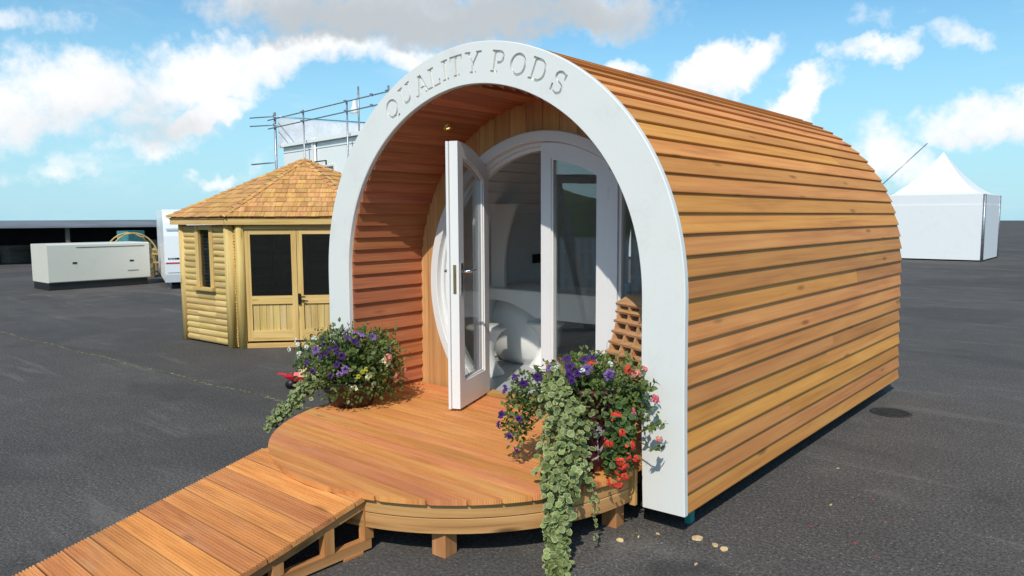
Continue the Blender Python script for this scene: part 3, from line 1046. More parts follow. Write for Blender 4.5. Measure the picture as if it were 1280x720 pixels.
def bud_mesh(name):
    mb = MB()
    mb.lathe([(.001, .012), (.007, .008), (.011, -.004), (.009, -.018), (.004, -.03)], (0, 0, 0), 10, tone=.6, col=(.62, .12, .16))
    for k in range(4):
        a = pi / 2 * k
        mb.add([V(0, 0, .0), V(cos(a) * .01 - sin(a) * .006, sin(a) * .01 + cos(a) * .006, -.012), V(cos(a) * .02, sin(a) * .02, -.028), V(cos(a) * .01 + sin(a) * .006, sin(a) * .01 - cos(a) * .006, -.012)], [[0, 1, 2, 3]], tone=.5, col=(.75, .22, .24))
    o = mb.build(name, M['petal']); me = o.data; bpy.data.objects.remove(o)
    return me


PURPLE = petunia_mesh('purple_petunia', (.115, .040, .23), (.045, .010, .11), .023)
LILAC = petunia_mesh('lilac_petunia', (.30, .18, .46), (.14, .06, .26))
CREAMF = petunia_mesh('cream_petunia', (.78, .76, .52), (.6, .62, .15), .024)
YELLOW = petunia_mesh('yellow_flower', (.62, .62, .06), (.4, .45, .04), .017)
REDC = cluster_mesh('red_geranium', (.72, .035, .03), (.82, .10, .05))
PINKC = cluster_mesh('pink_geranium', (.72, .22, .18), (.78, .35, .28), .024, 12)
WHITEC = cluster_mesh('white_cluster', (.8, .8, .78), (.7, .72, .66), .02, 14, .007)
BUD = bud_mesh('fuchsia_bud')
Zax = V(0, 0, 1)


def face_rot(d):
    return Zax.rotation_difference(d.normalized()) @ __import__('mathutils').Quaternion((0, 0, 1), random.uniform(0, 6.28))


def rnd_unit():
    while True:
        p = V(random.uniform(-1, 1), random.uniform(-1, 1), random.uniform(-1, 1))
        if .05 < p.length < 1: return p.normalized()


def mound(mb, stems, c, rad, n, root, size=(.022, .04), cols=None, shell=.45, wr=.5):
    """leaves through an ellipsoid, on thin stems from root; denser towards the outside"""
    c = Vector(c); root = Vector(root)
    for i in range(n):
        d = rnd_unit(); r = random.uniform(shell, 1.04) ** .7
        r *= 1 + .16 * sin(d.x * 5 + c.x * 9) * cos(d.y * 6) + .10 * sin(d.z * 9 + d.x * 4)
        p = c + V(d.x * rad[0], d.y * rad[1], d.z * rad[2]) * r
        L = random.uniform(*size)
        dr = (d * .7 + rnd_unit() * .8 + V(0, 0, .1)).normalized()
        n_ = (d + V(.2, -.3, .7) + rnd_unit() * .6).normalized()
        leaf_pointed(mb, p, dr, n_, L, L * random.uniform(wr, wr + .3), random.choice(cols))
        if stems is not None and i % 14 == 0:
            m_ = root.lerp(p, .5) + V(0, 0, .04) + rnd_unit() * .02
            stems.tube([root + rnd_unit() * .03, m_, p], [.003, .0022, .0012], 5, tone=.5)


GREENS = [(.085, .125, .025), (.11, .155, .032), (.065, .10, .022), (.14, .185, .045), (.09, .14, .035)]
LIGHTG = [(.16, .21, .05), (.20, .25, .075), (.13, .175, .04)]
VAR_IN = [(.175, .225, .065), (.22, .27, .085), (.145, .195, .055), (.26, .30, .11)]
VAR_RIM = [(.44, .46, .22), (.54, .54, .30), (.34, .38, .15)]

# camera-facing frame used only to describe the two planters: r = to the right, f = towards the lawnless front
rr_ = V(.755, .656, 0); ff_ = V(.575, -.818, 0)

# --- left planter
PL = V(-1.02, -.13, DECK_Z)
lp = thing('flower_bowl', 'low dark brown bowl of purple and cream flowers on the left edge of the deck', 'planter', PL)
b = MB(); b.lathe([(.001, .001), (.135, .001), (.150, .02), (.185, .10), (.205, .165), (.212, .172), (.212, .185), (.195, .185), (.185, .15), (.001, .15)], PL, 40); b.build('bowl', M['pot_brown'], lp)
b = MB(); b.lathe([(.001, .16), (.186, .155)], PL, 24); b.build('soil', M['soil'], lp)
fo = MB(); stm = MB()
ctr = PL + V(0, 0, .315)
root = PL + V(0, 0, .16)
mound(fo, stm, ctr + rr_ * -.02, (.33, .33, .20), 2500, root, (.022, .045), GREENS, .25)
mound(fo, stm, ctr + rr_ * .16 + V(0, 0, .01), (.22, .22, .18), 900, root, (.020, .040), GREENS + LIGHTG, .3)
mound(fo, stm, ctr + rr_ * -.20 + V(0, 0, .05), (.15, .15, .14), 420, root, (.016, .030), LIGHTG + [(.3, .36, .22)], .3)
mound(fo, stm, ctr + rr_ * .25 + V(0, 0, -.12), (.13, .13, .15), 260, root, (.018, .034), GREENS, .3)
mound(fo, stm, ctr + ff_ * .17 + rr_ * -.03 + V(0, 0, -.16), (.20, .16, .09), 260, root, (.016, .034), GREENS, .3)
mound(fo, stm, ctr + ff_ * .12 + rr_ * .16 + V(0, 0, -.15), (.14, .14, .10), 200, root, (.016, .034), GREENS, .3)
# loose shoots poking out of the top
for i in range(46):
    a = random.uniform(0, 6.28); q = random.uniform(.05, .32)
    p = ctr + V(cos(a) * q, sin(a) * q, sqrt(max(.008, .036 - q * q * .3)) + .0)
    L = random.uniform(.03, .08); d = (V(cos(a) * .5, sin(a) * .5, 1) + rnd_unit() * .3).normalized()
    stm.tube([p - d * .05, p + d * L], [.0016, .0008], 4, tone=.5)
    for k in range(6): leaf_pointed(fo, p + d * L * k / 6, (d * .4 + rnd_unit()).normalized(), rnd_unit(), random.uniform(.012, .026), .012, random.choice(GREENS + LIGHTG))
fo.build('leaves', M['leaf'], lp); stm.build('stems', M['stem'], lp)
tr = MB()
pth = [ctr + rr_ * -.15 + ff_ * .12 + V(0, 0, .0), ctr + rr_ * -.21 + ff_ * .16 + V(0, 0, -.12), PL + rr_ * -.29 + ff_ * .16 + V(0, 0, .10), PL + rr_ * -.40 + ff_ * .16 + V(0, 0, .0), PL + rr_ * -.50 + ff_ * .18 + V(0, 0, -.10)]


def trail(mb, path, widths, n, r=(.014, .024), up=V(.3, -.5, .8)):
    for i in range(n):
        s = random.random() * (len(path) - 1); k = min(int(s), len(path) - 2); u = s - k
        c = path[k].lerp(path[k + 1], u); w = widths[k] * (1 - u) + widths[k + 1] * u
        o = rnd_unit() * w * random.uniform(.3, 1.0)
        p = c + V(o.x, o.y, o.z * .8)
        if p.z < .006: p.z = random.uniform(.006, .04)
        inside = p.x ** 2 + p.y ** 2 < (DR + .012) ** 2 and p.y < .0
        if inside and p.z < DECK_Z + .012:
            if p.z > DECK_Z - .06: p.z = DECK_Z + random.uniform(.012, .04)
            else: 
                k2 = (DR + .02) / sqrt(p.x ** 2 + p.y ** 2); p.x *= k2; p.y *= k2
        dn = (o.normalized() * .7 + up + rnd_unit() * .55).normalized()
        dd = (path[k + 1] - path[k]).normalized() * .4 + rnd_unit()
        j = random.randrange(3)
        leaf_round(mb, p, dd, dn, random.uniform(*r), random.choice(VAR_IN), VAR_RIM[j])


trail(tr, pth, [.06, .085, .085, .065, .045], 640, (.009, .016))
tr.build('trailing_leaves', M['leaf'], lp)


def place(src, parent, c, rad, dirs, name, sc=(.72, 1.1), jitter=.45):
    for (a, e) in dirs:
        d = (rr_ * sin(a) * cos(e) + ff_ * cos(a) * cos(e) + V(0, 0, sin(e)))
        p = Vector(c) + V(d.x * rad[0], d.y * rad[1], d.z * rad[2])
        instance(name, src, parent, p + d * .014, face_rot(d + rnd_unit() * jitter + V(0, 0, .15)), random.uniform(*sc))


D = radians
PR = (.33, .33, .205)
place(PURPLE, lp, ctr, PR, [(D(-8), D(32)), (D(2), D(28)), (D(-18), D(20)), (D(8), D(22)), (D(-22), D(40)), (D(-40), D(52)), (D(14), D(55)), (D(25), D(48)), (D(-26), D(-6)), (D(-4), D(-12)), (D(-36), D(8)), (D(3), D(8)), (D(-12), D(26)), (D(-3), D(36)), (D(30), D(40))], 'purple_flower')
place(LILAC, lp, ctr, PR, [(D(12), D(-2)), (D(6), D(-10)), (D(34), D(66)), (D(-2), D(72)), (D(45), D(58)), (D(70), D(25)), (D(62), D(52)), (D(-30), D(30))], 'lilac_flower')
place(CREAMF, lp, ctr, PR, [(D(38), D(-18)), (D(22), D(-44)), (D(52), D(-42)), (D(8), D(-60)), (D(60), D(2)), (D(56), D(6)), (D(18), D(-48))], 'cream_flower')
place(YELLOW, lp, ctr, PR, [(D(30), D(-8)), (D(26), D(-16)), (D(34), D(-4)), (D(70), D(-38))], 'yellow_flower')
place(WHITEC, lp, ctr + rr_ * -.22 + V(0, 0, .04), (.18, .18, .16), [(D(-30), D(30)), (D(-5), D(25)), (D(-50), D(40)), (D(10), D(45)), (D(-20), D(10)), (D(-60), D(15)), (D(20), D(18))], 'white_flower')
place(PINKC, lp, ctr + rr_ * .18, (.22, .22, .2), [(D(50), D(-25)), (D(70), D(-18)), (D(35), D(12)), (D(60), D(-35))], 'pink_flower')

# --- right planter
PQ = V(.965, -.125, DECK_Z)
qp = thing('flower_urn', 'tall maroon pot of red geraniums, purple petunias and variegated trailer spilling over the deck edge', 'planter', PQ)
b = MB(); b.lathe([(.001, .001), (.105, .001), (.112, .012), (.125, .10), (.150, .26), (.172, .40), (.180, .41), (.180, .435), (.160, .435), (.155, .38), (.001, .38)], PQ, 48); b.build('pot', M['maroon'], qp)
b = MB(); b.lathe([(.001, .39), (.156, .385)], PQ, 24); b.build('soil', M['soil'], qp)
# painted silver flower sprig on the pot
b = MB()
fd = (ff_ + rr_ * .35).normalized(); sd = V(-fd.y, fd.x, 0)


def on_pot(u, z):
    rad = .112 + (.150 - .112) * min(z, .26) / .26 + .0015
    d = fd * cos(u / rad) + sd * sin(u / rad)
    return PQ + d * rad + V(0, 0, z), d


for (cu, cz) in ((0.0, .20), (.022, .215), (-.018, .222), (.006, .24)):
    for k in range(5):
        a = 2 * pi * k / 5 + cu * 30
        q = [(0, 0), (.012, .006), (.02, 0), (.012, -.006)]
        vs = [on_pot(cu + x * cos(a) - y * sin(a), cz + x * sin(a) + y * cos(a))[0] for x, y in q]
        b.add(vs, [[0, 1, 2, 3]], tone=.5)
for (u0, z0, u1, z1, w) in ((.0, .19, .012, .06, .0025), (.012, .10, .035, .15, .006), (.012, .09, -.03, .06, .008), (.012, .12, -.012, .15, .004)):
    vs = [on_pot(u0 - w, z0)[0], on_pot((u0 + u1) / 2 - w * 1.6, (z0 + z1) / 2)[0], on_pot(u1, z1)[0], on_pot((u0 + u1) / 2 + w * 1.6, (z0 + z1) / 2)[0], on_pot(u0 + w, z0)[0]]
    b.add(vs, [[0, 1, 2, 3, 4]], tone=.5)
b.build('painted_sprig', M['silver'], qp)
fo = MB(); stm = MB()
qc = PQ + V(0, 0, .425); root = PQ + V(0, 0, .39)
mound(fo, stm, qc + rr_ * .03 + V(0, 0, .02), (.27, .24, .135), 2100, root, (.016, .036), GREENS + LIGHTG, .25)
mound(fo, stm, qc + rr_ * .20 + ff_ * .03 + V(0, 0, -.08), (.14, .14, .12), 800, root, (.016, .032), GREENS + LIGHTG, .25)
mound(fo, stm, qc + rr_ * -.27 + V(0, 0, -.03), (.14, .14, .12), 420, root, (.018, .036), GREENS, .3)
mound(fo, stm, qc + rr_ * -.36 + ff_ * .02 + V(0, 0, -.16), (.075, .08, .15), 330, root, (.016, .034), GREENS, .3)
# geranium side, broader leaves
ger = MB()


def ger_mound(c, rad, n):
    for i in range(n):
        d = rnd_unit(); p = Vector(c) + V(d.x * rad[0], d.y * rad[1], d.z * rad[2]) * random.uniform(.4, 1.05)
        leaf_round(ger, p, rnd_unit(), (d + V(.3, -.5, .6) + rnd_unit() * .5).normalized(), random.uniform(.010, .0185), (.07, .12, .028), (.12, .18, .05), k=8)


GX = V(1, -.30, 0)
ger_mound(qc + GX * .25 + V(0, 0, -.19), (.072, .072, .16), 400)
ger_mound(qc + GX * .225 + V(0, 0, -.32), (.08, .08, .075), 190)
ger_mound(qc + GX * .28 + V(0, 0, -.22), (.05, .05, .05), 70)
gl_ = ger.build('geranium_leaves', M['leaf'], qp)
# long shoots to the right, in front of the arch leg
for (pts, nl) in (([(.26, .03, .02), (.34, .05, .05), (.40, .06, .04), (.43, .06, .08)], 14), ([(.32, .04, -.20), (.39, .05, -.16), (.44, .06, -.13), (.50, .05, -.12)], 16), ([(.33, .04, -.24), (.40, .05, -.26), (.46, .06, -.25)], 10), ([(.30, .04, -.13), (.36, .06, -.12), (.40, .06, -.08)], 8)):
    pp = [qc + V(a * .92, .03 - b_ * .5, c_) for a, b_, c_ in pts]
    stm.tube(pp, [.003] * (len(pp) - 1) + [.001], 5, tone=.5)
    for k in range(nl):
        s = random.uniform(.2, 1) * (len(pp) - 1); i = min(int(s), len(pp) - 2); p = pp[i].lerp(pp[i + 1], s - i)
        leaf_pointed(fo, p, rnd_unit() + V(.3, -.1, -.2), rnd_unit() + V(.3, -.6, .5), random.uniform(.022, .042), .026, random.choice(GREENS))
for i in range(60):
    a = random.uniform(0, 6.28); q = random.uniform(.02, .26)
    p = qc + V(cos(a) * q, sin(a) * q, .12 - q * q * 1.2)
    d = (V(cos(a) * .6, sin(a) * .6, 1) + rnd_unit() * .3).normalized(); L = random.uniform(.03, .07)
    stm.tube([p - d * .05, p + d * L], [.0016, .0008], 4, tone=.5)
    for k in range(5): leaf_pointed(fo, p + d * L * k / 5, (d * .4 + rnd_unit()).normalized(), rnd_unit(), random.uniform(.012, .026), .012, random.choice(GREENS + LIGHTG))
fo.build('leaves', M['leaf'], qp); stm.build('stems', M['stem'], qp)
PR = (.28, .25, .145)
qt = qc + V(0, 0, .02)
place(PURPLE, qp, qt, PR, [(D(-30), D(45)), (D(-25), D(30)), (D(-15), D(34)), (D(-50), D(58)), (D(-12), D(62)), (D(8), D(66)), (D(-20), D(20))], 'purple_flower')
place(PURPLE, qp, qc + rr_ * -.27 + V(0, 0, -.03), (.15, .15, .13), [(D(-20), D(30)), (D(-50), D(40)), (D(-70), D(10)), (D(10), D(44))], 'purple_flower')
place(PURPLE, qp, qc + rr_ * -.36 + ff_ * .02 + V(0, 0, -.16), (.085, .09, .16), [(D(-50), D(10)), (D(-20), D(-25)), (D(-70), D(-10)), (D(-5), D(-75)), (D(10), D(5))], 'purple_flower')
place(LILAC, qp, qt, PR, [(D(22), D(30)), (D(-5), D(42)), (D(-60), D(35))], 'lilac_flower')
place(REDC, qp, qt, PR, [(D(2), D(50)), (D(52), D(35))], 'red_flower', (.7, .9))
place(REDC, qp, qc + GX * .25 + V(0, 0, -.20), (.10, .10, .18), [(D(-20), D(38)), (D(-35), D(-2)), (D(15), D(-22)), (D(-5), D(-30)), (D(5), D(-40)), (D(-15), D(-58)), (D(40), D(-28)), (D(0), D(14)), (D(20), D(-5))], 'red_flower', (.6, .95))
place(REDC, qp, qc + GX * .225 + V(0, 0, -.36), (.09, .09, .09), [(D(-25), D(-30)), (D(0), D(-35)), (D(20), D(-10))], 'red_flower', (.6, .9))
place(PINKC, qp, qc + rr_ * .22 + V(0, 0, .04), (.10, .10, .10), [(D(10), D(20)), (D(40), D(30)), (D(60), D(50))], 'pink_flower')
place(WHITEC, qp, qt + V(0, 0, .01), PR, [(D(-45), D(35)), (D(-10), D(35)), (D(30), D(45))], 'white_flower')
for (a, b_, c_) in ((.425, .065, .005), (.44, .06, .0), (.30, .06, -.08)):
    instance('fuchsia_bud', BUD, qp, qc + V(a * .92, .02 - b_ * .5, c_), None, .95)
instance('pink_flower', PINKC, qp, qc + V(.42, -.01, -.20), face_rot(ff_), .7)
# variegated trailer over the pot and the deck edge to the ground
tr = MB()
tp = [qc + rr_ * -.13 + ff_ * .12 + V(0, 0, .07), qc + rr_ * -.13 + ff_ * .19 + V(0, 0, -.04), qc + rr_ * -.09 + ff_ * .23 + V(0, 0, -.18), V(1.05, -.45, .42), V(1.11, -.545, .33), V(1.13, -.61, .18), V(1.15, -.62, .06), V(1.17, -.65, .015), V(1.20, -.69, .012)]
trail(tr, tp, [.08, .135, .15, .135, .095, .055, .05, .05, .035], 2700, (.011, .0185))
for (pp, nl) in (([V(1.10, -.34, .40), V(1.16, -.38, .32), V(1.19, -.39, .24), V(1.205, -.40, .15), V(1.215, -.41, .06)], 75),):
    for i in range(nl):
        s = (random.random() ** 1.6) * (len(pp) - 1); k = min(int(s), len(pp) - 2); p = pp[k].lerp(pp[k + 1], s - k)
        leaf_round(tr, p + rnd_unit() * .022 * max(.3, 1 - s / 4), rnd_unit(), (V(.6, -.7, .5) + rnd_unit() * .5).normalized(), random.uniform(.009, .016) * max(.45, 1 - s / 5), random.choice(VAR_IN), random.choice(VAR_RIM))
    tr.tube(pp, [.003, .003, .002, .002, .001], 5, tone=.2, col=(.2, .12, .06))
tr.build('trailing_leaves', M['leaf'], qp)

# ------------------------------------------------------------------ waffle lounge chair in the porch
wc = thing('lattice_chair', 'tan plywood lattice lounge chair standing in the porch behind the tall flower pot', 'chair', (.85, .30, DECK_Z))
dch = V(-.40, -.917, 0); wch = V(.917, -.40, 0); oc = V(.93, .47, 0)
# seat profile in (d, z): top edge from back top to the front
prof_c = [(.02, 1.075), (.025, 1.0), (.05, .90), (.085, .80), (.13, .72), (.20, .675), (.29, .665), (.38, .69), (.45, .735), (.50, .74)]
thick = .10


def crv(t):
    x = t * (len(prof_c) - 1); i = min(int(x), len(prof_c) - 2); u = x - i
    a, b_ = prof_c[i], prof_c[i + 1]
    return V(a[0] + (b_[0] - a[0]) * u, 0, a[1] + (b_[1] - a[1]) * u)


def cnr(t):
    a = crv(max(t - .03, 0)); b_ = crv(min(t + .03, 1)); d = (b_ - a).normalized()
    return V(d.z, 0, -d.x) * -1


rib = MB()
for w in (-.22, -.11, 0, .11, .22):
    vs = []; m_ = 26
    for i in range(m_):
        p = crv(i / (m_ - 1)); n_ = cnr(i / (m_ - 1))
        for q in (p, p - n_ * thick):
            for e in (-.008, .008):
                vs.append(oc + dch * q.x + V(0, 0, q.z) + wch * (w + e))
    fs = []
    for i in range(m_ - 1):
        a = 4 * i; b_ = a + 4
        fs += [[a, b_, b_ + 1, a + 1], [a + 2, a + 3, b_ + 3, b_ + 2], [a, a + 2, b_ + 2, b_], [a + 1, b_ + 1, b_ + 3, a + 3]]
    fs += [[0, 1, 3, 2], [4 * m_ - 4, 4 * m_ - 2, 4 * m_ - 1, 4 * m_ - 3]]
    rib.add(vs, fs, tone=random.random())
rib.build('ribs', M['ply'], wc)
sl = MB()
for i in range(15):
    t = (i + .3) / 14.6
    p = crv(t); n_ = cnr(t)
    a = oc + dch * p.x + V(0, 0, p.z) + (dch * n_.x + V(0, 0, n_.z)) * .004; nn_ = dch * n_.x + V(0, 0, n_.z)
    # slats lean across the ribs, so each pocket shows as a wedge
    lean = (nn_ + V(0, 0, -.55)).normalized() if t < .5 else nn_
    vs = []
    tdir = wch.cross(lean).normalized() * .007
    for w in (-.245, .245):
        for q in (a, a - lean * thick):
            vs += [q + wch * w - tdir, q + wch * w + tdir]
    sl.add(vs, [[0, 1, 3, 2], [4, 6, 7, 5], [0, 4, 5, 1], [2, 3, 7, 6], [0, 2, 6, 4], [1, 5, 7, 3]], tone=random.random())
sl.build('slats', M['ply'], wc)
bs = MB()
for w in (-.22, .22):
    for (d0, z1) in ((.12, .60), (.42, .60)):
        bs.bar(oc + dch * d0 + wch * w + V(0, 0, DECK_Z), oc + dch * d0 + wch * w + V(0, 0, z1), .05, .02, up=dch, tone=random.random())
bs.build('legs', M['ply'], wc)
# matching block stool, just its rounded top shows over the flowers
ot = MB()
oz = V(.62, .26, 0)
rot = Matrix.Rotation(radians(-24), 3, 'Z')
ot.box(oz + V(0, 0, .49), (.30, .16, .375), rot, tone=.5, bev=.03)
tag(ot.build('block_stool', M['terracotta'], base=(.62, .26, DECK_Z)), 'tan block stool whose top edge shows behind the purple petunias', 'stool')

# ------------------------------------------------------------------ summerhouse
sh0 = V(-5.6, 2.6, 0)
su = thing('summerhouse', 'small log clad summerhouse with a shingled hip roof and half glazed double doors', 'summerhouse', sh0)
Bp = V(-5.30, 1.34, 0); d2 = V(.67, .742, 0).normalized(); n2 = V(d2.y, -d2.x, 0)
LEN2 = 1.51
mid = Bp + d2 * LEN2 / 2
P2 = lambda u, v: mid + d2 * u - n2 * v
A_ = V(-6.44, 1.262, 0)
au = (A_ - mid).dot(d2); av = -(A_ - mid).dot(n2)
poly = [P2(au, av), P2(-LEN2 / 2, 0), P2(LEN2 / 2, 0), P2(-au, av), P2(LEN2 / 2, 2.18), P2(-LEN2 / 2, 2.18)]
cen = P2(-.03, 1.10)
WT = 1.50
wall = MB(); LP = .078


def logwall(p, q, s0, s1, z0, z1):
    d = (q - p).normalized(); n = V(d.y, -d.x, 0)
    if (n.dot((p + q) / 2 - cen)) < 0: n = -n
    z = z0
    while z < z1 - .01:
        h = min(LP, z1 - z)
        pr = [(-.02, 0)] + [(.030 * sqrt(max(0, 1 - ((t - .5) / .54) ** 2)), h * t) for t in (0, .08, .2, .35, .5, .65, .8, .92, 1)] + [(-.02, h)]
        wall.ext(pr, p + d * s0 + V(0, 0, z), n, V(0, 0, 1), d, s1 - s0, tone=random.random())
        z += LP


nE = len(poly)
# side with the window
p, q = poly[0], poly[1]; L1 = (q - p).length
w0, w1 = .345, .745
logwall(p, q, 0.03, w0, 0.02, WT); logwall(p, q, w1, L1 - .05, 0.02, WT); logwall(p, q, w0, w1, .02, .72)
for i in range(2, nE):
    p_, q_ = poly[i], poly[(i + 1) % nE]
    logwall(p_, q_, .0, (q_ - p_).length, .02, WT)
wall.build('log_walls', M['logs'], su)
d1 = (q - p).normalized(); n1 = V(d1.y, -d1.x, 0)
wf = MB()
for s in (w0 + .045, w1 - .03): wf.bar(p + d1 * s + n1 * .012 + V(0, 0, .722), p + d1 * s + n1 * .012 + V(0, 0, WT), .075, .055, up=n1)
wf.bar(p + d1 * (w0 - .02) + n1 * .03 + V(0, 0, .70), p + d1 * (w1 + .03) + n1 * .03 + V(0, 0, .70), .10, .035)
wf.bar(p + d1 * (w0 + .09) + n1 * .01 + V(0, 0, WT - .03), p + d1 * (w1 - .07) + n1 * .01 + V(0, 0, WT - .03), .05, .05)
win = wf.build('window', M['joinery'], su)
wg = MB(); wg.bar(p + d1 * (w0 + .08) + n1 * .0 + V(0, 0, 1.10), p + d1 * (w1 - .065) + n1 * .0 + V(0, 0, 1.10), .008, .74)
wg.build('pane', M['dark_glass'], win)
bl = MB()
for k in range(16): bl.bar(p + d1 * (w0 + .085) - n1 * .03 + V(0, 0, .75 + .045 * k), p + d1 * (w1 - .07) - n1 * .03 + V(0, 0, .75 + .045 * k), .02, .012)
bl.build('blind', M['steel'], win)
# corner posts: half-round logs
for (c, r) in ((poly[0] + d1 * .02 + n1 * .01, .05), (poly[1] - d1 * .045 + n1 * .02, .062), (poly[1] + d2 * .085 + n2 * .02, .055), (poly[2] - d2 * .06 + n2 * .02, .055), (poly[2] + V(.08, .03, 0), .06), (poly[3], .05), (poly[4], .05), (poly[5], .05)):
    po = MB(); po.tube([c + V(0, 0, .0), c + V(0, 0, WT + .01)], r, 14); po.build('corner_post', M['logs'], su)
fi = MB(); c = poly[1] + d2 * .02 + n2 * .0
for k in range(40): fi.box(c + V(random.uniform(-.006, .006), random.uniform(-.006, .006), .03 + k * .036), (.03, .03, .03), tone=.95)
fi.build('corner_filler', M['joinery'], su)
# door frame and doors
df = MB()
s0, s1 = .135, LEN2 - .135
df.bar(Bp + d2 * s0 + V(0, 0, .03), Bp + d2 * s1 + V(0, 0, .03), .10, .055)
df.build('door_sill', M['joinery'], su); df = MB()
df.bar(Bp + d2 * s0 + V(0, 0, 1.478), Bp + d2 * s1 + V(0, 0, 1.478), .08, .05)
df.build('door_head', M['joinery'], su)
for (a, b_, hs) in ((s0 + .008, LEN2 / 2 - .003, 1), (LEN2 / 2 + .003, s1 - .008, -1)):
    dr_ = MB(); O = Bp + n2 * .012
    pt = lambda s, z, o=0.0: O + d2 * s + n2 * o + V(0, 0, z)
    zb, zt = .085, 1.448
    for s in (a + .032, b_ - .032): dr_.bar(pt(s, zb), pt(s, zt), .064, .044, up=n2)
    for (z, h_) in ((zb + .065, .13), (.59, .10), (zt - .028, .056)):
        dr_.bar(pt(a + .0645, z), pt(b_ - .0645, z), .042, h_, up=(0, 0, 1))
    dd = dr_.build('door', M['joinery'], su)
    dp = MB(); nn_ = 6; w = (b_ - a - .13) / nn_
    for k in range(nn_): dp.bar(pt(a + .065 + w * (k + .5), zb + .13, -.006), pt(a + .065 + w * (k + .5), .54, -.006), w - .004, .014, up=n2)
    dp.build('lower_panel', M['logs'], dd)
    dg_ = MB(); dg_.bar(pt(a + .062, 1.015, .0), pt(b_ - .062, 1.015, .0), .006, .81); dg_.build('pane', M['dark_glass'], dd)
    if hs == 1:
        hd = MB(); hd.box(pt(b_ + .02, .60, .034), (.03, .03, .13), Matrix.Rotation(atan2(d2.y, d2.x), 3, 'Z'))
        hd.tube([pt(b_ + .02, .63, .04), pt(b_ + .02, .63, .075), pt(b_ + .10, .625, .075)], .008, 8)
        hd.tube([pt(b_ + .02, .585, .04), pt(b_ + .09, .58, .06)], .006, 8)
        hd.build('handle', M['iron'], dd)
# dark floor and inner dividing studs
ff = MB(); ff.add([v + V(0, 0, .03) for v in poly], [list(range(nE))], tone=.2); ff.build('inner_floor', M['grey_timber'], su)
for k in range(4):
    ff = MB(); ff.bar(P2(-.6 + .4 * k, 2.1) + V(0, 0, .05), P2(-.6 + .4 * k, 2.1) + V(0, 0, 1.5), .05, .05); ff.build('inner_stud', M['joinery'], su)
# eaves fascia
big = [cen + (v - cen) * 1.085 for v in poly]
fa = MB()
for i in range(nE):
    a, b_ = big[i], big[(i + 1) % nE]
    fa.bar(a + V(0, 0, 1.548), b_ + V(0, 0, 1.548), .028, .075)
fa.build('eaves_board', M['joinery'], su)
so = MB(); so.add([cen + (v - cen) * 1.08 + V(0, 0, 1.512) for v in poly], [list(range(nE))], tone=.3); so.build('soffit', M['logs'], su)
APEX = V(-5.626, 2.591, 2.375)
eav = [cen + (v - cen) * 1.115 + V(0, 0, 1.600) for v in poly]
rf = MB(); ROWS = 13
for i in range(nE):
    a, b_ = eav[i], eav[(i + 1) % nE]
    fn = (b_ - a).cross(APEX - a).normalized()
    if fn.z < 0: fn = -fn
    rf.add([a - fn * .02, b_ - fn * .02, APEX - fn * .02], [[0, 1, 2]], tone=.1)
    for k in range(ROWS):
        t0, t1 = k / ROWS, min(1, (k + 1.25) / ROWS)
        l0, r0 = a.lerp(APEX, t0), b_.lerp(APEX, t0)
        L = (r0 - l0).length; x = 0; u = (r0 - l0).normalized(); upv = (APEX - a); upv = (upv - u * upv.dot(u)); 
        hgt = upv.length * (t1 - t0); upv.normalize()
        # clip to the hips: left and right slopes
        sl_l = (a.lerp(APEX, t1) - l0).dot(u); sl_r = (b_.lerp(APEX, t1) - r0).dot(u)
        first = True
        while x < L - .005:
            w = random.uniform(.06, .15)
            if x == 0: w *= random.uniform(.4, 1)
            x1 = min(x + w, L); g0 = .0015
            lim = lambda s: min(max(s, sl_l), L + sl_r)
            xa, xb = lim(x + g0), lim(x1 - g0)
            lift = fn * random.uniform(.012, .017); hj = random.uniform(-.004, .004)
            q = [l0 + u * (x + g0) + lift + upv * hj, l0 + u * (x1 - g0) + lift + upv * hj, l0 + u * xb + upv * hgt + fn * .002, l0 + u * xa + upv * hgt + fn * .002]
            qb = [v - fn * .010 for v in q]
            wu = [(0, x, 0), (0, x1, 0), (hgt, x1, 0), (hgt, x, 0)] * 2
            rf.add(q + qb, [[0, 1, 2, 3], [7, 6, 5, 4], [0, 4, 5, 1], [1, 5, 6, 2], [2, 6, 7, 3], [3, 7, 4, 0]], wu, random.random())
            x = x1
rf.build('shingle_roof', M['shingle'], su)
hc = MB()
for i in range(nE):
    a = eav[i]; d = (APEX - a); L = d.length; d.normalize()
    u = d.cross(V(0, 0, 1)).normalized(); n_ = u.cross(d)
    if n_.z < 0: n_ = -n_
    k = 0; s = 0
    while s < L - .02:
        for sg_ in (1, -1):
            o = a + d * s + n_ * (.020 if sg_ > 0 else .021)
            l2 = min(.13, L - s)
            dn = (u * sg_ - n_ * .34).normalized()
            q = [o + n_ * .012, o + dn * .05 + n_ * .006, o + d * l2 + dn * .05 + n_ * -.006, o + d * l2 - n_ * .004]
            qb = [v - n_ * .008 for v in q]
            hc.add(q + qb, [[0, 1, 2, 3], [7, 6, 5, 4], [0, 4, 5, 1], [1, 5, 6, 2], [2, 6, 7, 3], [3, 7, 4, 0]], None, random.random())
        s += .105
hc.build('hip_shingles', M['shingle'], su)

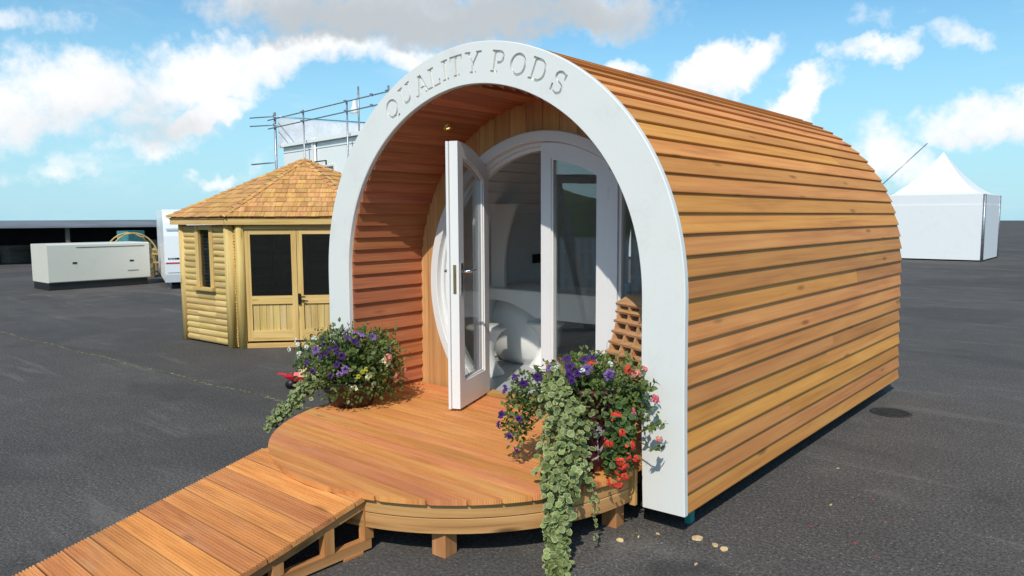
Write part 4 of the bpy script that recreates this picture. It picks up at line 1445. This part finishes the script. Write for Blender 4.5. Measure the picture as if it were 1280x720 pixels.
# ------------------------------------------------------------------ toy cart with wooden blocks
tcx = V(-2.83, .70, 0)
tcart = thing('toy_cart', 'small red toy cart standing on the asphalt behind the flower bowl', 'toy cart', tcx)
b = MB()
ux = V(.80, .6, 0); vx = V(-.6, .8, 0)
vs = []
for (hw_, hl, z) in ((.07, .13, .065), (.10, .19, .115)):
    for sx, sy in ((-1, -1), (1, -1), (1, 1), (-1, 1)): vs.append(tcx + ux * sx * hl + vx * sy * hw_ + V(0, 0, z))
b.add(vs, [[0, 1, 2, 3], [0, 4, 5, 1], [1, 5, 6, 2], [2, 6, 7, 3], [3, 7, 4, 0]], tone=.5)
b.bar(tcx - ux * .19 + V(0, 0, .115), tcx - ux * .28 + V(0, 0, .125), .03, .012)
b.build('tray', M['red'], tcart)
for (l, w) in ((-.13, -.09), (-.13, .09), (.12, -.09), (.12, .09)):
    wv = MB(); c = tcx + ux * l + vx * w + V(0, 0, .042)
    wv.tube([c - vx * .012, c + vx * .012], .042, 16); wv.build('wheel', M['black'], tcart)
blk = []
for (l, w, z, s, tn_, lab) in ((-.02, .0, .068, (.085, .085, .13), .9, 'pale wooden block standing in the red toy cart'), (.09, -.02, .068, (.075, .09, .09), .2, 'orange toned wooden block in the red toy cart next to the pale one')):
    b = MB(); c = tcx + ux * l + vx * w
    b.box(c + V(0, 0, z + s[2] / 2), s, Matrix.Rotation(.64 + l, 3, 'Z'), tone=tn_, bev=.006)
    tag(b.build('wooden_block', M['chip'] if tn_ > .5 else M['rim'], base=c + V(0, 0, z)), lab, 'wooden block', 'blocks in the toy cart')

# ------------------------------------------------------------------ offcuts on the asphalt
chips = [((1.50, .05), .026, 'square pale wood offcut on the asphalt nearest the arch corner'), ((1.60, .035), .017, 'smaller brownish wood offcut between two pale ones on the asphalt'), ((1.65, .028), .022, 'pale wood offcut farthest right of the three lying together'), ((1.22, -.21), .02, 'orange leaf shaped offcut beside the right deck leg'), ((1.27, -.12), .010, 'tiny pale splinter near the arch base'), ((1.325, -.03), .011, 'pale sliver of wood just in front of the white arch base'), ((1.62, -.20), .012, 'thin pale splinter low on the asphalt to the right of the arch'), ((1.86, .91), .012, 'small pale fleck of wood out on the asphalt beside the pod'), ((1.70, 1.55), .009, 'tiny chip of wood near the middle of the pod flank')]
for (xy, r, lab) in chips:
    b = MB(); rot = Matrix.Rotation(random.uniform(0, 3), 3, 'Z')
    ny = .8 if r > .012 else .3
    k_ = 8
    ol_ = [(r * (1 if abs(cos(a_)) > .3 else .8) * (1.15 * cos(a_)) * random.uniform(.75, 1.1), r * ny * 1.15 * sin(a_) * random.uniform(.75, 1.1)) for a_ in [2 * pi * (q + .5) / k_ for q in range(k_)]]
    b.ext(ol_, (xy[0], xy[1], .0015), rot @ V(1, 0, 0), rot @ V(0, 1, 0), V(random.uniform(-.25, .25), random.uniform(-.25, .25), 1).normalized(), random.uniform(.004, .009), tone=random.uniform(.4, 1))
    tag(b.build('wood_offcut', M['chip'], base=(xy[0], xy[1], .0005)), lab, 'wood offcut', 'wood offcuts on the asphalt')
# sawdust by the right deck leg
sd_ = MB()
for i in range(420):
    a = random.uniform(0, 6.28); q = abs(random.gauss(0, .10)); c = V(1.24 + cos(a) * q, -.09 + sin(a) * q * .8, .001); r = random.uniform(.001, .0045)
    t_ = random.uniform(0, 3)
    sd_.add([c + V(cos(t_) * r, sin(t_) * r, 0), c + V(cos(t_ + 2) * r, sin(t_ + 2) * r * .6, .001), c + V(cos(t_ + 4) * r, sin(t_ + 4) * r, .002)], [[0, 1, 2]], col=random.choice([(.5, .42, .25), (.4, .36, .25), (.6, .5, .33)]))
tag(sd_.build('sawdust', M['leaf']), 'scatter of pale sawdust by the right deck leg', 'sawdust', kind='stuff')
pe = MB()
for i in range(9):
    c = V(random.uniform(1.5, 2.3), random.uniform(.2, 1.6), .002); r = random.uniform(.005, .011); a = random.uniform(0, 6)
    pe.add([c + V(cos(a + k * 1.57) * r, sin(a + k * 1.57) * r * .7, .001 * k) for k in range(4)], [[0, 1, 2, 3]], col=random.choice([(.5, .06, .05), (.45, .12, .12), (.2, .16, .1)]))
tag(pe.build('fallen_petals', M['petal']), 'a few fallen red petals scattered on the asphalt', 'petals', kind='stuff')
dc = MB(); dc.lathe([(.001, .002), (.128, .002), (.130, .0045), (.150, .0045), (.156, .0005)], (1.60, 3.20, .0), 32)  # thin round dark disc with a rim and ribs, lying on the asphalt
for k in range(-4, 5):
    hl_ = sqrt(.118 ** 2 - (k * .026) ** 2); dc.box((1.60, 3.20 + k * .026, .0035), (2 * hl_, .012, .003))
tag(dc.build('dark_disc', plain('dark_matt_disc', (.03, .028, .027), .75, 0, .3, .4, 20), base=(1.6, 3.2, 0)), 'round dark ribbed disc on the asphalt beside the far end of the pod', 'drain cover')

# ------------------------------------------------------------------ caravan, generator, far yard
cv = thing('caravan', 'white touring caravan partly hidden behind the log summerhouse', 'caravan', (-13.3, 5.0, 0))
cd = V(.36, .933, 0).normalized()        # along its near end wall, left to right in the photo
cn = V(-cd.y, cd.x, 0)                   # away from the camera
c0 = V(-13.52, 4.12, 0)
b = MB()
pr = [(.06, .16), (.0, .34), (-.02, .6), (.0, 1.2), (.06, 1.5), (.2, 1.72), (.4, 1.80), (3.0, 1.80), (3.2, 1.7), (3.3, 1.4), (3.3, .2)]
b.ext(pr, c0, cn, V(0, 0, 1), cd, 1.75, tone=.5); b.build('body', M['caravan'], cv)
b = MB()
b.bar(c0 + cn * -.022 + cd * .02 + V(0, 0, .60), c0 + cn * -.022 + cd * 1.7 + V(0, 0, .60), .01, .03); b.build('stripe', M['red_stripe'], cv)
b = MB()
b.bar(c0 + cn * -.008 + cd * .05 + V(0, 0, 1.36), c0 + cn * -.004 + cd * 1.7 + V(0, 0, 1.36), .02, .012)
b.bar(c0 + cn * .0 + cd * .06 + V(0, 0, .38), c0 + cn * -.0 + cd * 1.7 + V(0, 0, .38), .016, .008); b.build('trim', M['iron'], cv)
b = MB()
for i, wd in enumerate((.02, .015, .02, .02, .025, .05)):
    b.bar(c0 + cn * -.026 + cd * (.07 + i * .035) + V(0, 0, .70), c0 + cn * -.026 + cd * (.07 + i * .035 + wd) + V(0, 0, .70), .006, .035)
b.build('nameplate', M['iron'], cv)
for s_ in (.25, 1.5):
    b = MB(); c = c0 + cn * 1.6 + cd * s_ + V(0, 0, .2); b.tube([c - cd * .08, c + cd * .08], .2, 18); b.build('wheel', M['rubber'], cv)
b = MB(); b.bar(c0 + cn * .3 + cd * .1 + V(0, 0, .0), c0 + cn * .3 + cd * .1 + V(0, 0, .2), .05, .05); b.bar(c0 + cn * .3 + cd * 1.6 + V(0, 0, .0), c0 + cn * .3 + cd * 1.6 + V(0, 0, .2), .05, .05); b.build('corner_steady', M['steel'], cv)

gx = V(-15.35, 4.56, 0)
ge = thing('generator', 'cream steel generator cabinet on a dark base standing out on the asphalt', 'generator', (-15.9, 3.5, 0))
b = MB(); b.box((-15.9, 3.46, .60), (1.1, 2.2, .86), bev=.02, tone=.5); b.build('cabinet', M['cream'], ge)
b = MB(); b.box((-15.9, 3.44, .085), (1.0, 2.14, .168)); b.build('base', M['black'], ge)
b = MB(); b.box((-15.348, 4.14, .60), (.012, .09, .04)); b.box((-15.348, 2.9, .60), (.012, .09, .04)); b.build('latch', M['black'], ge)
b = MB(); b.box((-15.347, 3.7, .95), (.01, 1.5, .012)); b.build('vent', M['iron'], ge)
b = MB()
for k in range(9): b.box((-15.345, 4.05 + k * .028, .37), (.008, .018, .022))
b.build('nameplate', M['steel'], ge)
b = MB()
for k in range(8): b.box((-15.7, 4.563, .35 + k * .06), (.5, .012, .03))
b.build('side_grille', M['iron'], ge)

# dark open shed in the distance
bn = thing('open_shed', 'long low dark shed with a grey roof in the distance', 'shed', (-31, 8, 0))
bd_ = V(.36, .933, 0).normalized(); bnn = V(-bd_.y, bd_.x, 0); b0 = V(-30.0, -3.5, 0)
b = MB()
b.bar(b0 + bnn * 3 + V(0, 0, .68), b0 + bnn * 3 + bd_ * 21 + V(0, 0, .68), .1, 1.36)
b.bar(b0 + V(0, 0, .6), b0 + bnn * 3 + V(0, 0, .6), .1, 1.2); b.bar(b0 + bd_ * 21 + V(0, 0, .6), b0 + bd_ * 21 + bnn * 3 + V(0, 0, .6), .1, 1.2)
b.build('shed_wall', M['barn'], bn)
b = MB()
vs = [b0 + bnn * -.4 + V(0, 0, 1.30), b0 + bd_ * 21 + bnn * -.4 + V(0, 0, 1.30), b0 + bd_ * 21 + bnn * 3.2 + V(0, 0, 1.50), b0 + bnn * 3.2 + V(0, 0, 1.50)]
b.add(vs + [v + V(0, 0, .06) for v in vs], [[0, 1, 2, 3], [4, 5, 6, 7], [0, 1, 5, 4], [1, 2, 6, 5], [2, 3, 7, 6], [3, 0, 4, 7]], tone=.5)
b.build('shed_roof', M['barn_roof'], bn)
for k in range(7):
    b = MB(); p_ = b0 + bd_ * (3.4 * k + .3); b.bar(p_ - V(0, 0, .0), p_ + V(0, 0, 1.30), .12, .12); b.build('shed_post', M['grey_timber'], bn)
for k in range(16):
    c = b0 + bnn * random.uniform(.8, 2.2) + bd_ * (1.5 + 1.2 * k)
    h_ = random.uniform(.3, .8)
    b = MB(); b.box(c + V(0, 0, h_ / 2), (random.uniform(.4, .9), random.uniform(.4, .9), h_), Matrix.Rotation(random.random() * 3, 3, 'Z'))
    tag(b.build('crate', M['grey_timber'], base=c), 'dim crate among the goods stored inside the long dark shed', 'crate', 'crates inside the dark shed')
tb = MB(); c = V(-22.9, 7.15, 0); tb.box(c + V(0, 0, .60), (.5, .75, 1.2), Matrix.Rotation(.35, 3, 'Z'), bev=.05)
tag(tb.build('covered_stack', M['teal'], base=c), 'teal sheeted stack of goods beside the caravan', 'stack')

# timber play arch and house frame behind the generator
pa = thing('timber_arch', 'pale bent timber garden arch behind the generator', 'garden arch', (-18.2, 5.4, 0))
b = MB(); ad = V(.32, .947, 0).normalized(); ac = V(-18.15, 5.33, 0)
for off in (0, .35):
    pts = [ac + ad * (-.62 * cos(radians(a))) + V(-off, 0, .42 + .78 * sin(radians(a))) for a in range(0, 181, 9)]
    pts = [V(pts[0].x, pts[0].y, 0)] + pts + [V(pts[-1].x, pts[-1].y, 0)]
    b.tube(pts, .022, 8)
b.build('bent_rail', M['logs'], pa)
b = MB()
for a in range(20, 161, 20):
    p_ = ac + ad * (-.62 * cos(radians(a))) + V(0, 0, .42 + .78 * sin(radians(a))); b.bar(p_, p_ + V(-.35, 0, 0), .03, .02)
b.build('rung', M['logs'], pa)
ph = thing('play_frame', 'stacked pale timber frame with a red panel next to the garden arch', 'timber frame', (-18.0, 6.05, 0))
b = MB(); hc_ = V(-18.0, 6.0, 0)
for i in (-.22, .0, .24, .5):
    for j in (0, .4): b.bar(hc_ + ad * i + V(-j, 0, 0), hc_ + ad * i + V(-j, 0, .78 - .1 * abs(i)), .05, .05)
for z in (.12, .38, .62, .74): b.bar(hc_ + ad * -.24 + V(.03, 0, z), hc_ + ad * .52 + V(.03, 0, z - .06), .03, .05)
b.build('frame', M['logs'], ph)
b = MB(); b.box(hc_ + ad * .0 + V(.02, 0, .5), (.02, .18, .16), Matrix.Rotation(-.33, 3, 'Z')); b.build('panel', M['red_stripe'], ph)
for k, (o_, z_, lab) in enumerate((((-.35), .55, 'sawn timber stack just behind the left end of the generator top'), ((-.05), .62, 'second sawn timber stack under the bent arch behind the generator'))):
    b = MB(); c = V(-17.6, 5.05, 0) + ad * (o_ + .25)
    for q in range(7): b.box(c + V(0, 0, .06 + q * .135), (.6, .30 - .02 * q, .12), Matrix.Rotation(.33 + .1 * (q % 2), 3, 'Z'))
    tag(b.build('timber_stack', M['chip'], base=c), lab, 'timber stack', 'timber stacks behind the generator')

# ------------------------------------------------------------------ site cabins with scaffold
K0 = V(-32.048, 17.951, 0); e_ = V(.993, -.11, 0).normalized(); nn2 = V(.11, .993, 0).normalized()
cb = thing('site_cabins', 'two storey stack of pale grey site cabins behind the summerhouse', 'site cabin', K0 + e_ * 9 + nn2 * 3)
E = lambda s, d, z: K0 + e_ * s + nn2 * d + V(0, 0, z)


def ebox(mb, s0, s1, d0, d1, z0, z1, tone=.5):
    vs = [E(s, d, z) for s in (s0, s1) for d in (d0, d1) for z in (z0, z1)]
    mb.add(vs, [[0, 1, 3, 2], [4, 6, 7, 5], [0, 4, 5, 1], [2, 3, 7, 6], [0, 2, 6, 4], [1, 5, 7, 3]], tone=tone)


b = MB()
ebox(b, .6, 3.9, .5, 6, .1, 5.25); ebox(b, 4.2, 12.0, .5, 6, .1, 5.25); ebox(b, 12.3, 20, .5, 6, .1, 5.25); ebox(b, 3.9, 4.2, .6, 6, .1, 5.1); ebox(b, 12.0, 12.3, .6, 6, .1, 5.1)
b.build('cabin_wall', M['cabin'], cb)
b = MB(); ebox(b, .45, 20.1, .3, 6.2, 5.27, 5.42); ebox(b, .55, 20.1, .47, .498, 4.98, 5.05); ebox(b, .55, 20.1, .44, .498, 2.6, 2.85)
b.build('roof_edge', M['cabin'], cb)
b = MB(); ebox(b, 3.86, 3.98, .38, .495, .1, 5.62); b.tube([E(4.12, .44, .1), E(4.12, .44, 5.5)], .06, 8); b.build('downpipe', M['cabin'], cb)
for (s0, s1, z0, z1) in ((8.0, 9.6, 3.9, 5.12), (4.7, 5.9, 2.95, 4.15), (14, 15.6, 3.9, 5.05), (14, 15.6, 1.0, 2.1), (8.0, 9.6, 1.0, 2.1)):
    b = MB(); ebox(b, s0, s1, .46, .498, z0, z1); w_ = b.build('window', M['white'], cb)
    b = MB(); ebox(b, s0 + .1, s1 - .1, .44, .458, z0 + .1, z1 - .1); b.build('pane', M['dark_win'], w_)
b = MB(); b.bar(E(4.5, .2, 4.30), E(5.6, .2, 4.30), .06, .05); b.bar(E(5.6, .2, 4.1), E(5.6, .2, 4.32), .05, .05); b.build('bracket', M['iron'], cb)

sc = thing('scaffold', 'galvanised tube guard rails round the top of the site cabins', 'scaffold', K0 + e_ * 6)
for (s, z1, r) in ((.55, 7.05, .065), (3.68, 6.85, .038), (7.8, 6.82, .038), (11.15, 7.02, .042), (15, 7.0, .05), (19, 7.0, .05)):
    b = MB(); b.tube([E(s, .1, 0), E(s, .1, z1)], r, 8); b.build('upright', M['steel'], sc)
for (z, sA) in ((6.72, .0), (6.28, .0)):
    b = MB(); b.tube([E(-.1, .02, z - .02), E(20, .02, z + .08)], .030, 8); b.build('guard_rail', M['steel'], sc)
for (z, dz) in ((6.86, .0), (6.42, 0)):
    b = MB(); b.tube([E(-1.7, -.25, z + .1), E(.6, .05, z - .02), E(1.4, 5.3, z + .0)], .030, 8); b.build('return_rail', M['steel'], sc)
b = MB(); b.tube([E(-1.8, -.2, 4.5), E(.6, .1, 4.5)], .036, 8); b.build('stub_tube', M['steel'], sc)
b = MB(); vs = [E(.72, .2, 5.35), E(1.4, 5.2, 5.35), E(1.4, 5.2, 6.75), E(.72, .2, 6.72)]
b.add(vs + [v + e_ * .03 for v in vs], [[0, 1, 2, 3], [4, 5, 6, 7], [0, 1, 5, 4], [1, 2, 6, 5], [2, 3, 7, 6], [3, 0, 4, 7]], tone=.5)
b.build('netting', M['net'], sc); b = MB()
vs = [E(1.5, 5.3, 5.4), E(20, 5.3, 5.4), E(20, 5.3, 6.6), E(1.5, 5.3, 6.6)]
b.add(vs + [v + nn2 * .03 for v in vs], [[0, 1, 2, 3], [4, 5, 6, 7], [0, 1, 5, 4], [1, 2, 6, 5], [2, 3, 7, 6], [3, 0, 4, 7]], tone=.5)
b.build('netting', M['net'], sc)
for (s, d, z) in ((.55, .1, 6.86), (.55, .1, 6.42), (3.68, .06, 6.73), (3.68, .06, 6.3), (7.8, .06, 6.76), (7.8, .06, 6.33), (10, .04, 6.77), (10, .04, 6.33), (11.15, .06, 6.78)):
    b = MB(); b.box(E(s, d - .04, z), (.11, .11, .11), tone=.4); b.build('coupler', M['steel'], sc)
fl_ = thing('site_floodlight', 'white site floodlight on a thin pole rising above the scaffold', 'floodlight', E(3.2, 3.6, 5.42))
b = MB(); b.tube([E(3.0, 3.6, 5.44), E(3.0, 3.6, 8.45)], .05, 8); b.build('pole', M['steel'], fl_)
b = MB(); b.lathe([(.001, .75), (.09, .72), (.12, .45), (.24, .12), (.26, 0), (.001, .02)], E(2.68, 3.55, 7.1), 16); b.build('lamp_head', M['white'], fl_)

# white marquee beyond the pod
mq = thing('white_marquee', 'white canvas marquee behind the far end of the pod', 'marquee', (-2.5, 27.5, 0))
b = MB()
mx0, mx1, my0, my1 = -4.4, -1.2, 26.2, 29.4
ct_ = V((mx0 + mx1) / 2, (my0 + my1) / 2, 3.9)
cor = [V(mx0, my0, 2.3), V(mx1, my0, 2.3), V(mx1, my1, 2.3), V(mx0, my1, 2.3)]
NR = 10
for i in range(4):
    a, c_ = cor[i], cor[(i + 1) % 4]
    rows = []
    for k in range(NR + 1):
        t = k / NR; zz = 2.3 + 1.6 * t ** 1.6
        l = V(a.x + (ct_.x - a.x) * t, a.y + (ct_.y - a.y) * t, zz); r_ = V(c_.x + (ct_.x - c_.x) * t, c_.y + (ct_.y - c_.y) * t, zz)
        rows += [l, r_]
    b.add(rows, [[2 * k, 2 * k + 1, 2 * k + 3, 2 * k + 2] for k in range(NR)], tone=.5)
    vs = [a, c_, c_ + V(0, 0, -.35), a + V(0, 0, -.35)]
    b.add(vs, [[0, 1, 2, 3]], tone=.5)
b.build('canopy', M['marquee'], mq)
b = MB()
for a, c_ in ((cor[1], cor[2]), (cor[2], cor[3]), (cor[3], cor[0]), (cor[0], cor[1])):
    b.bar(V(a.x, a.y, 1.0), V(c_.x, c_.y, 1.0), .03, 1.9)
b.build('side_wall', M['marquee'], mq)
for v in cor:
    b = MB(); b.tube([V(v.x, v.y, 0), v], .05, 8); b.build('tent_pole', M['steel'], mq)
b = MB()
b.tube([V(-4.5, 25.2, 2.35), V(-3.0, 26.1, 4.1)], .018, 6); b.build('guy_rope', M['steel'], mq)

# ------------------------------------------------------------------ what the door glass reflects (left of and behind the photographer)
tf = thing('timber_swing_frame', 'dark timber A-frame swing mirrored in the door glass', 'swing frame', (-3.4, -4.3, 0))
b = MB(); fd_ = V(.80, -.6, 0); fo_ = V(-3.5, -4.3, 0)
b.bar(fo_ - fd_ * 2.2 + V(0, 0, 2.15), fo_ + fd_ * 2.2 + V(0, 0, 2.15), .14, .13); b.build('top_beam', M['grey_timber'], tf)
pd_ = V(-.6, -.8, 0)
for s in (-2.0, -.2, 2.0):
    for t in (-.7, .7):
        b = MB(); b.bar(fo_ + fd_ * (s + (.5 if t < 0 else 0)) + pd_ * t, fo_ + fd_ * s + V(0, 0, 2.09), .11, .11); b.build('frame_leg', M['grey_timber'], tf)
fe = thing('picket_fence', 'white picket fence mirrored in the door glass', 'fence', (-7, -8.2, 0))
b = MB()
fa_, fb_ = V(-16, -2.0, 0), V(6, -16, 0); nf = 150
for k in range(nf):
    p_ = fa_.lerp(fb_, k / nf); b.box(p_ + V(0, 0, .55), (.09, .02, 1.1), Matrix.Rotation(-.566, 3, 'Z'))
b.build('pickets', M['frame_white'], fe)
b = MB(); b.bar(fa_ + V(0, -.03, .3), fb_ + V(0, -.03, .3), .03, .07); b.bar(fa_ + V(0, -.03, .85), fb_ + V(0, -.03, .85), .03, .07); b.build('fence_rail', M['frame_white'], fe)
hl = MB(); NH = 48
vs = []; 
for k in range(NH + 1):
    t = k / NH; c = V(-75 + 120 * t, -20 - 62 * t, 0)
    hgt = 3.3 + .9 * sin(t * 9) + .5 * sin(t * 23) + .4 * sin(t * 61)
    nb_ = V(-.46, -.89, 0)
    for (q, zf) in ((0, 0), (4, .62), (9, .92), (16, 1), (30, .7), (60, 0)):
        vs.append(c + nb_ * q + V(0, 0, hgt * zf + (.3 * sin(k * 1.9 + q) if 0 < zf else -.1)))
hl.add(vs, [[6 * k + j, 6 * k + j + 1, 6 * k + 7 + j, 6 * k + 6 + j] for k in range(NH) for j in range(5)], tone=.4, smooth=True)
tag(hl.build('wooded_hill', plain('hill_foliage', (.035, .06, .022), .9, 0, .1, .5, .6)), kind='structure')

# ------------------------------------------------------------------ sun and sky
SUN = V(.52, -1.0, 1.12).normalized()
sl_ = bpy.data.lights.new('sun', 'SUN'); sl_.energy = 3.9; sl_.angle = radians(.53); sl_.color = (1, .94, .84)
so_ = bpy.data.objects.new('sun', sl_); COL.objects.link(so_)
so_.rotation_mode = 'QUATERNION'; so_.rotation_quaternion = V(0, 0, 1).rotation_difference(SUN); so_.location = (0, 0, 30)
ELEV = math.asin(SUN.z)
w = bpy.data.worlds.new('World'); SC.world = w; w.use_nodes = True
nt = w.node_tree; nt.nodes.clear(); g = N(nt)
outw = g.node('ShaderNodeOutputWorld'); bg = g.node('ShaderNodeBackground'); bg.inputs[1].default_value = .1
nt.links.new(bg.outputs[0], outw.inputs[0])
sky = g.node('ShaderNodeTexSky'); sky.sky_type = 'NISHITA'; sky.sun_disc = False
sky.sun_elevation = ELEV; sky.sun_rotation = atan2(SUN.x, SUN.y); sky.altitude = 0; sky.air_density = 1.0; sky.dust_density = .6; sky.ozone_density = 1.0
vec = g.node('ShaderNodeTexCoord').outputs['Generated']
base_sky = g.mix(1.0, sky.outputs[0], (.82, 1.41, 1.56), 'MULTIPLY')
zz = g.node('ShaderNodeSeparateXYZ'); g.val(zz.inputs[0], vec)
base_sky = g.mix(g.smooth(zz.outputs[2], .34, -.02, 0, .85), base_sky, (4.7, 7.6, 9.1))


def sdir(px, py):
    return (R2 * ((px - 640) / FPX) - U2 * ((py - 360) / FPX) + FWD).normalized()


# domain warp
wn = g.noise(vec, 9, 5, .6, 0, True)
wv = g.vmath('SCALE', g.vmath('SUBTRACT', wn, (.5, .5, .5)), None, .10)
wn2 = g.noise(vec, 34, 4, .6, 0, True)
wv2 = g.vmath('SCALE', g.vmath('SUBTRACT', wn2, (.5, .5, .5)), None, .035)
dvec = g.vmath('ADD', g.vmath('ADD', vec, wv), wv2)
# (x, y, half width, half height, tilt in degrees, weight, greyness)
BL = [(255, 92, 95, 42, 12, 1.0, .0), (335, 72, 80, 30, 8, .9, .15), (195, 118, 60, 38, 5, .75, .35), (215, 155, 80, 26, 6, .7, .55), (262, 148, 62, 17, 24, 1.0, .0), (195, 183, 55, 16, 8, .75, .1), (255, 224, 26, 11, 8, .75, .0), (330, 205, 45, 14, 20, .5, .0),
      (470, 18, 190, 34, -2, 1.05, .75), (640, 14, 190, 32, -3, 1.0, .85), (415, 58, 95, 24, 5, .95, .0), (470, 70, 130, 22, -3, .8, .1), (560, 62, 80, 20, 0, .6, .3), (790, 88, 34, 13, 4, .8, .0), (905, 84, 70, 24, 22, 1.05, .0), (880, 96, 55, 14, 8, .85, .2), (988, 122, 52, 22, 26, 1.05, .0), (1085, 66, 52, 17, 6, .9, .0), (1090, 26, 44, 15, 6, .4, .1), (240, 8, 44, 16, -8, .55, .2),
      (1095, 180, 60, 34, -18, .42, .0), (1118, 205, 60, 34, -35, .9, .0), (1240, 150, 90, 30, 10, .9, .1), (60, 120, 120, 50, 8, .9, .2), (70, 205, 90, 18, 4, .6, .1), (1200, 40, 60, 16, 10, .6, 0), (30, 20, 70, 20, -5, .6, .2)]
dens = None; grey = None
for (px_, py_, hw, hh, tl, wt, gr) in BL:
    c = sdir(px_, py_)
    u = (sdir(px_ + 10, py_) - c).normalized(); v_ = c.cross(u).normalized()
    if v_.z < 0: v_ = -v_
    ct2, st2 = cos(radians(tl)), sin(radians(tl))
    ua = u * ct2 + v_ * st2; va = -u * st2 + v_ * ct2
    sc_ = c.dot(FWD) / FPX * c.dot(FWD) ** .5 if False else c.dot(FWD) / FPX
    dx = g.vmath('DOT_PRODUCT', dvec, tuple(ua / (hw * sc_)))
    dy = g.vmath('DOT_PRODUCT', dvec, tuple(va / (hh * sc_)))
    dx = g.math('SUBTRACT', dx, ua.dot(c) / (hw * sc_)); dy = g.math('SUBTRACT', dy, va.dot(c) / (hh * sc_))
    e2 = g.math('ADD', g.math('MULTIPLY', dx, dx), g.math('MULTIPLY', dy, dy))
    dd_ = g.math('MULTIPLY', g.math('SUBTRACT', 1.0, g.math('MULTIPLY', e2, .42), clamp=True), wt)
    dens = dd_ if dens is None else g.math('MAXIMUM', dens, dd_)
    # lower part of a heap is greyer; flat grey decks are grey throughout
    gg = g.math('MULTIPLY', dd_, g.math('ADD', gr, g.math('MULTIPLY', g.smooth(dy, .3, -1.0), .30)))
    grey = gg if grey is None else g.math('MAXIMUM', grey, gg)
# general scattered cloud for the rest of the sky (seen in reflections)
gc = g.noise(g.mapping(vec, (1, 1, 2.4)), 2.6, 7, .58, .3)
behind = g.smooth(g.vmath('DOT_PRODUCT', vec, tuple(FWD)), .35, .1)
dens = g.math('MAXIMUM', dens, g.math('MULTIPLY', g.smooth(gc, .52, .68), g.math('MULTIPLY', behind, .8)))
fb = g.noise(vec, 16, 8, .62, .2); fb2 = g.noise(vec, 55, 5, .6)
edge = g.math('ADD', g.math('MULTIPLY', g.math('SUBTRACT', fb, .5), 1.15), g.math('MULTIPLY', g.math('SUBTRACT', fb2, .5), .30))
alpha = g.smooth(g.math('ADD', dens, edge), .30, .92)
# thin veils
vl = g.noise(g.mapping(vec, (1, 1, 3.0)), 5, 6, .6, .4)
veil = g.math('MULTIPLY', g.smooth(vl, .50, .78), .22)
alpha = g.math('MAXIMUM', alpha, veil)
shade = g.math('ADD', grey, g.math('MULTIPLY', g.math('SUBTRACT', g.noise(vec, 7, 5, .6), .5), .5), clamp=True)
ccol = g.mix(g.smooth(shade, .08, .85), (10.5, 10.6, 10.8), (5.5, 6.0, 6.4))
sc_out = g.mix(alpha, base_sky, ccol)
nt.links.new(sc_out, bg.inputs[0])

# ------------------------------------------------------------------ real size, render settings
for o in list(bpy.data.objects):
    if o.parent is None and o.type in ('MESH', 'EMPTY'):
        o.location = o.location * WORLD_SCALE
        o.scale = (WORLD_SCALE,) * 3
SC.render.engine = 'CYCLES'
SC.cycles.max_bounces = 8; SC.cycles.transparent_max_bounces = 16
SC.cycles.use_denoising = True
SC.view_settings.view_transform = 'Standard'; SC.view_settings.look = 'None'
SC.view_settings.exposure = 0.0; SC.view_settings.gamma = 1.0
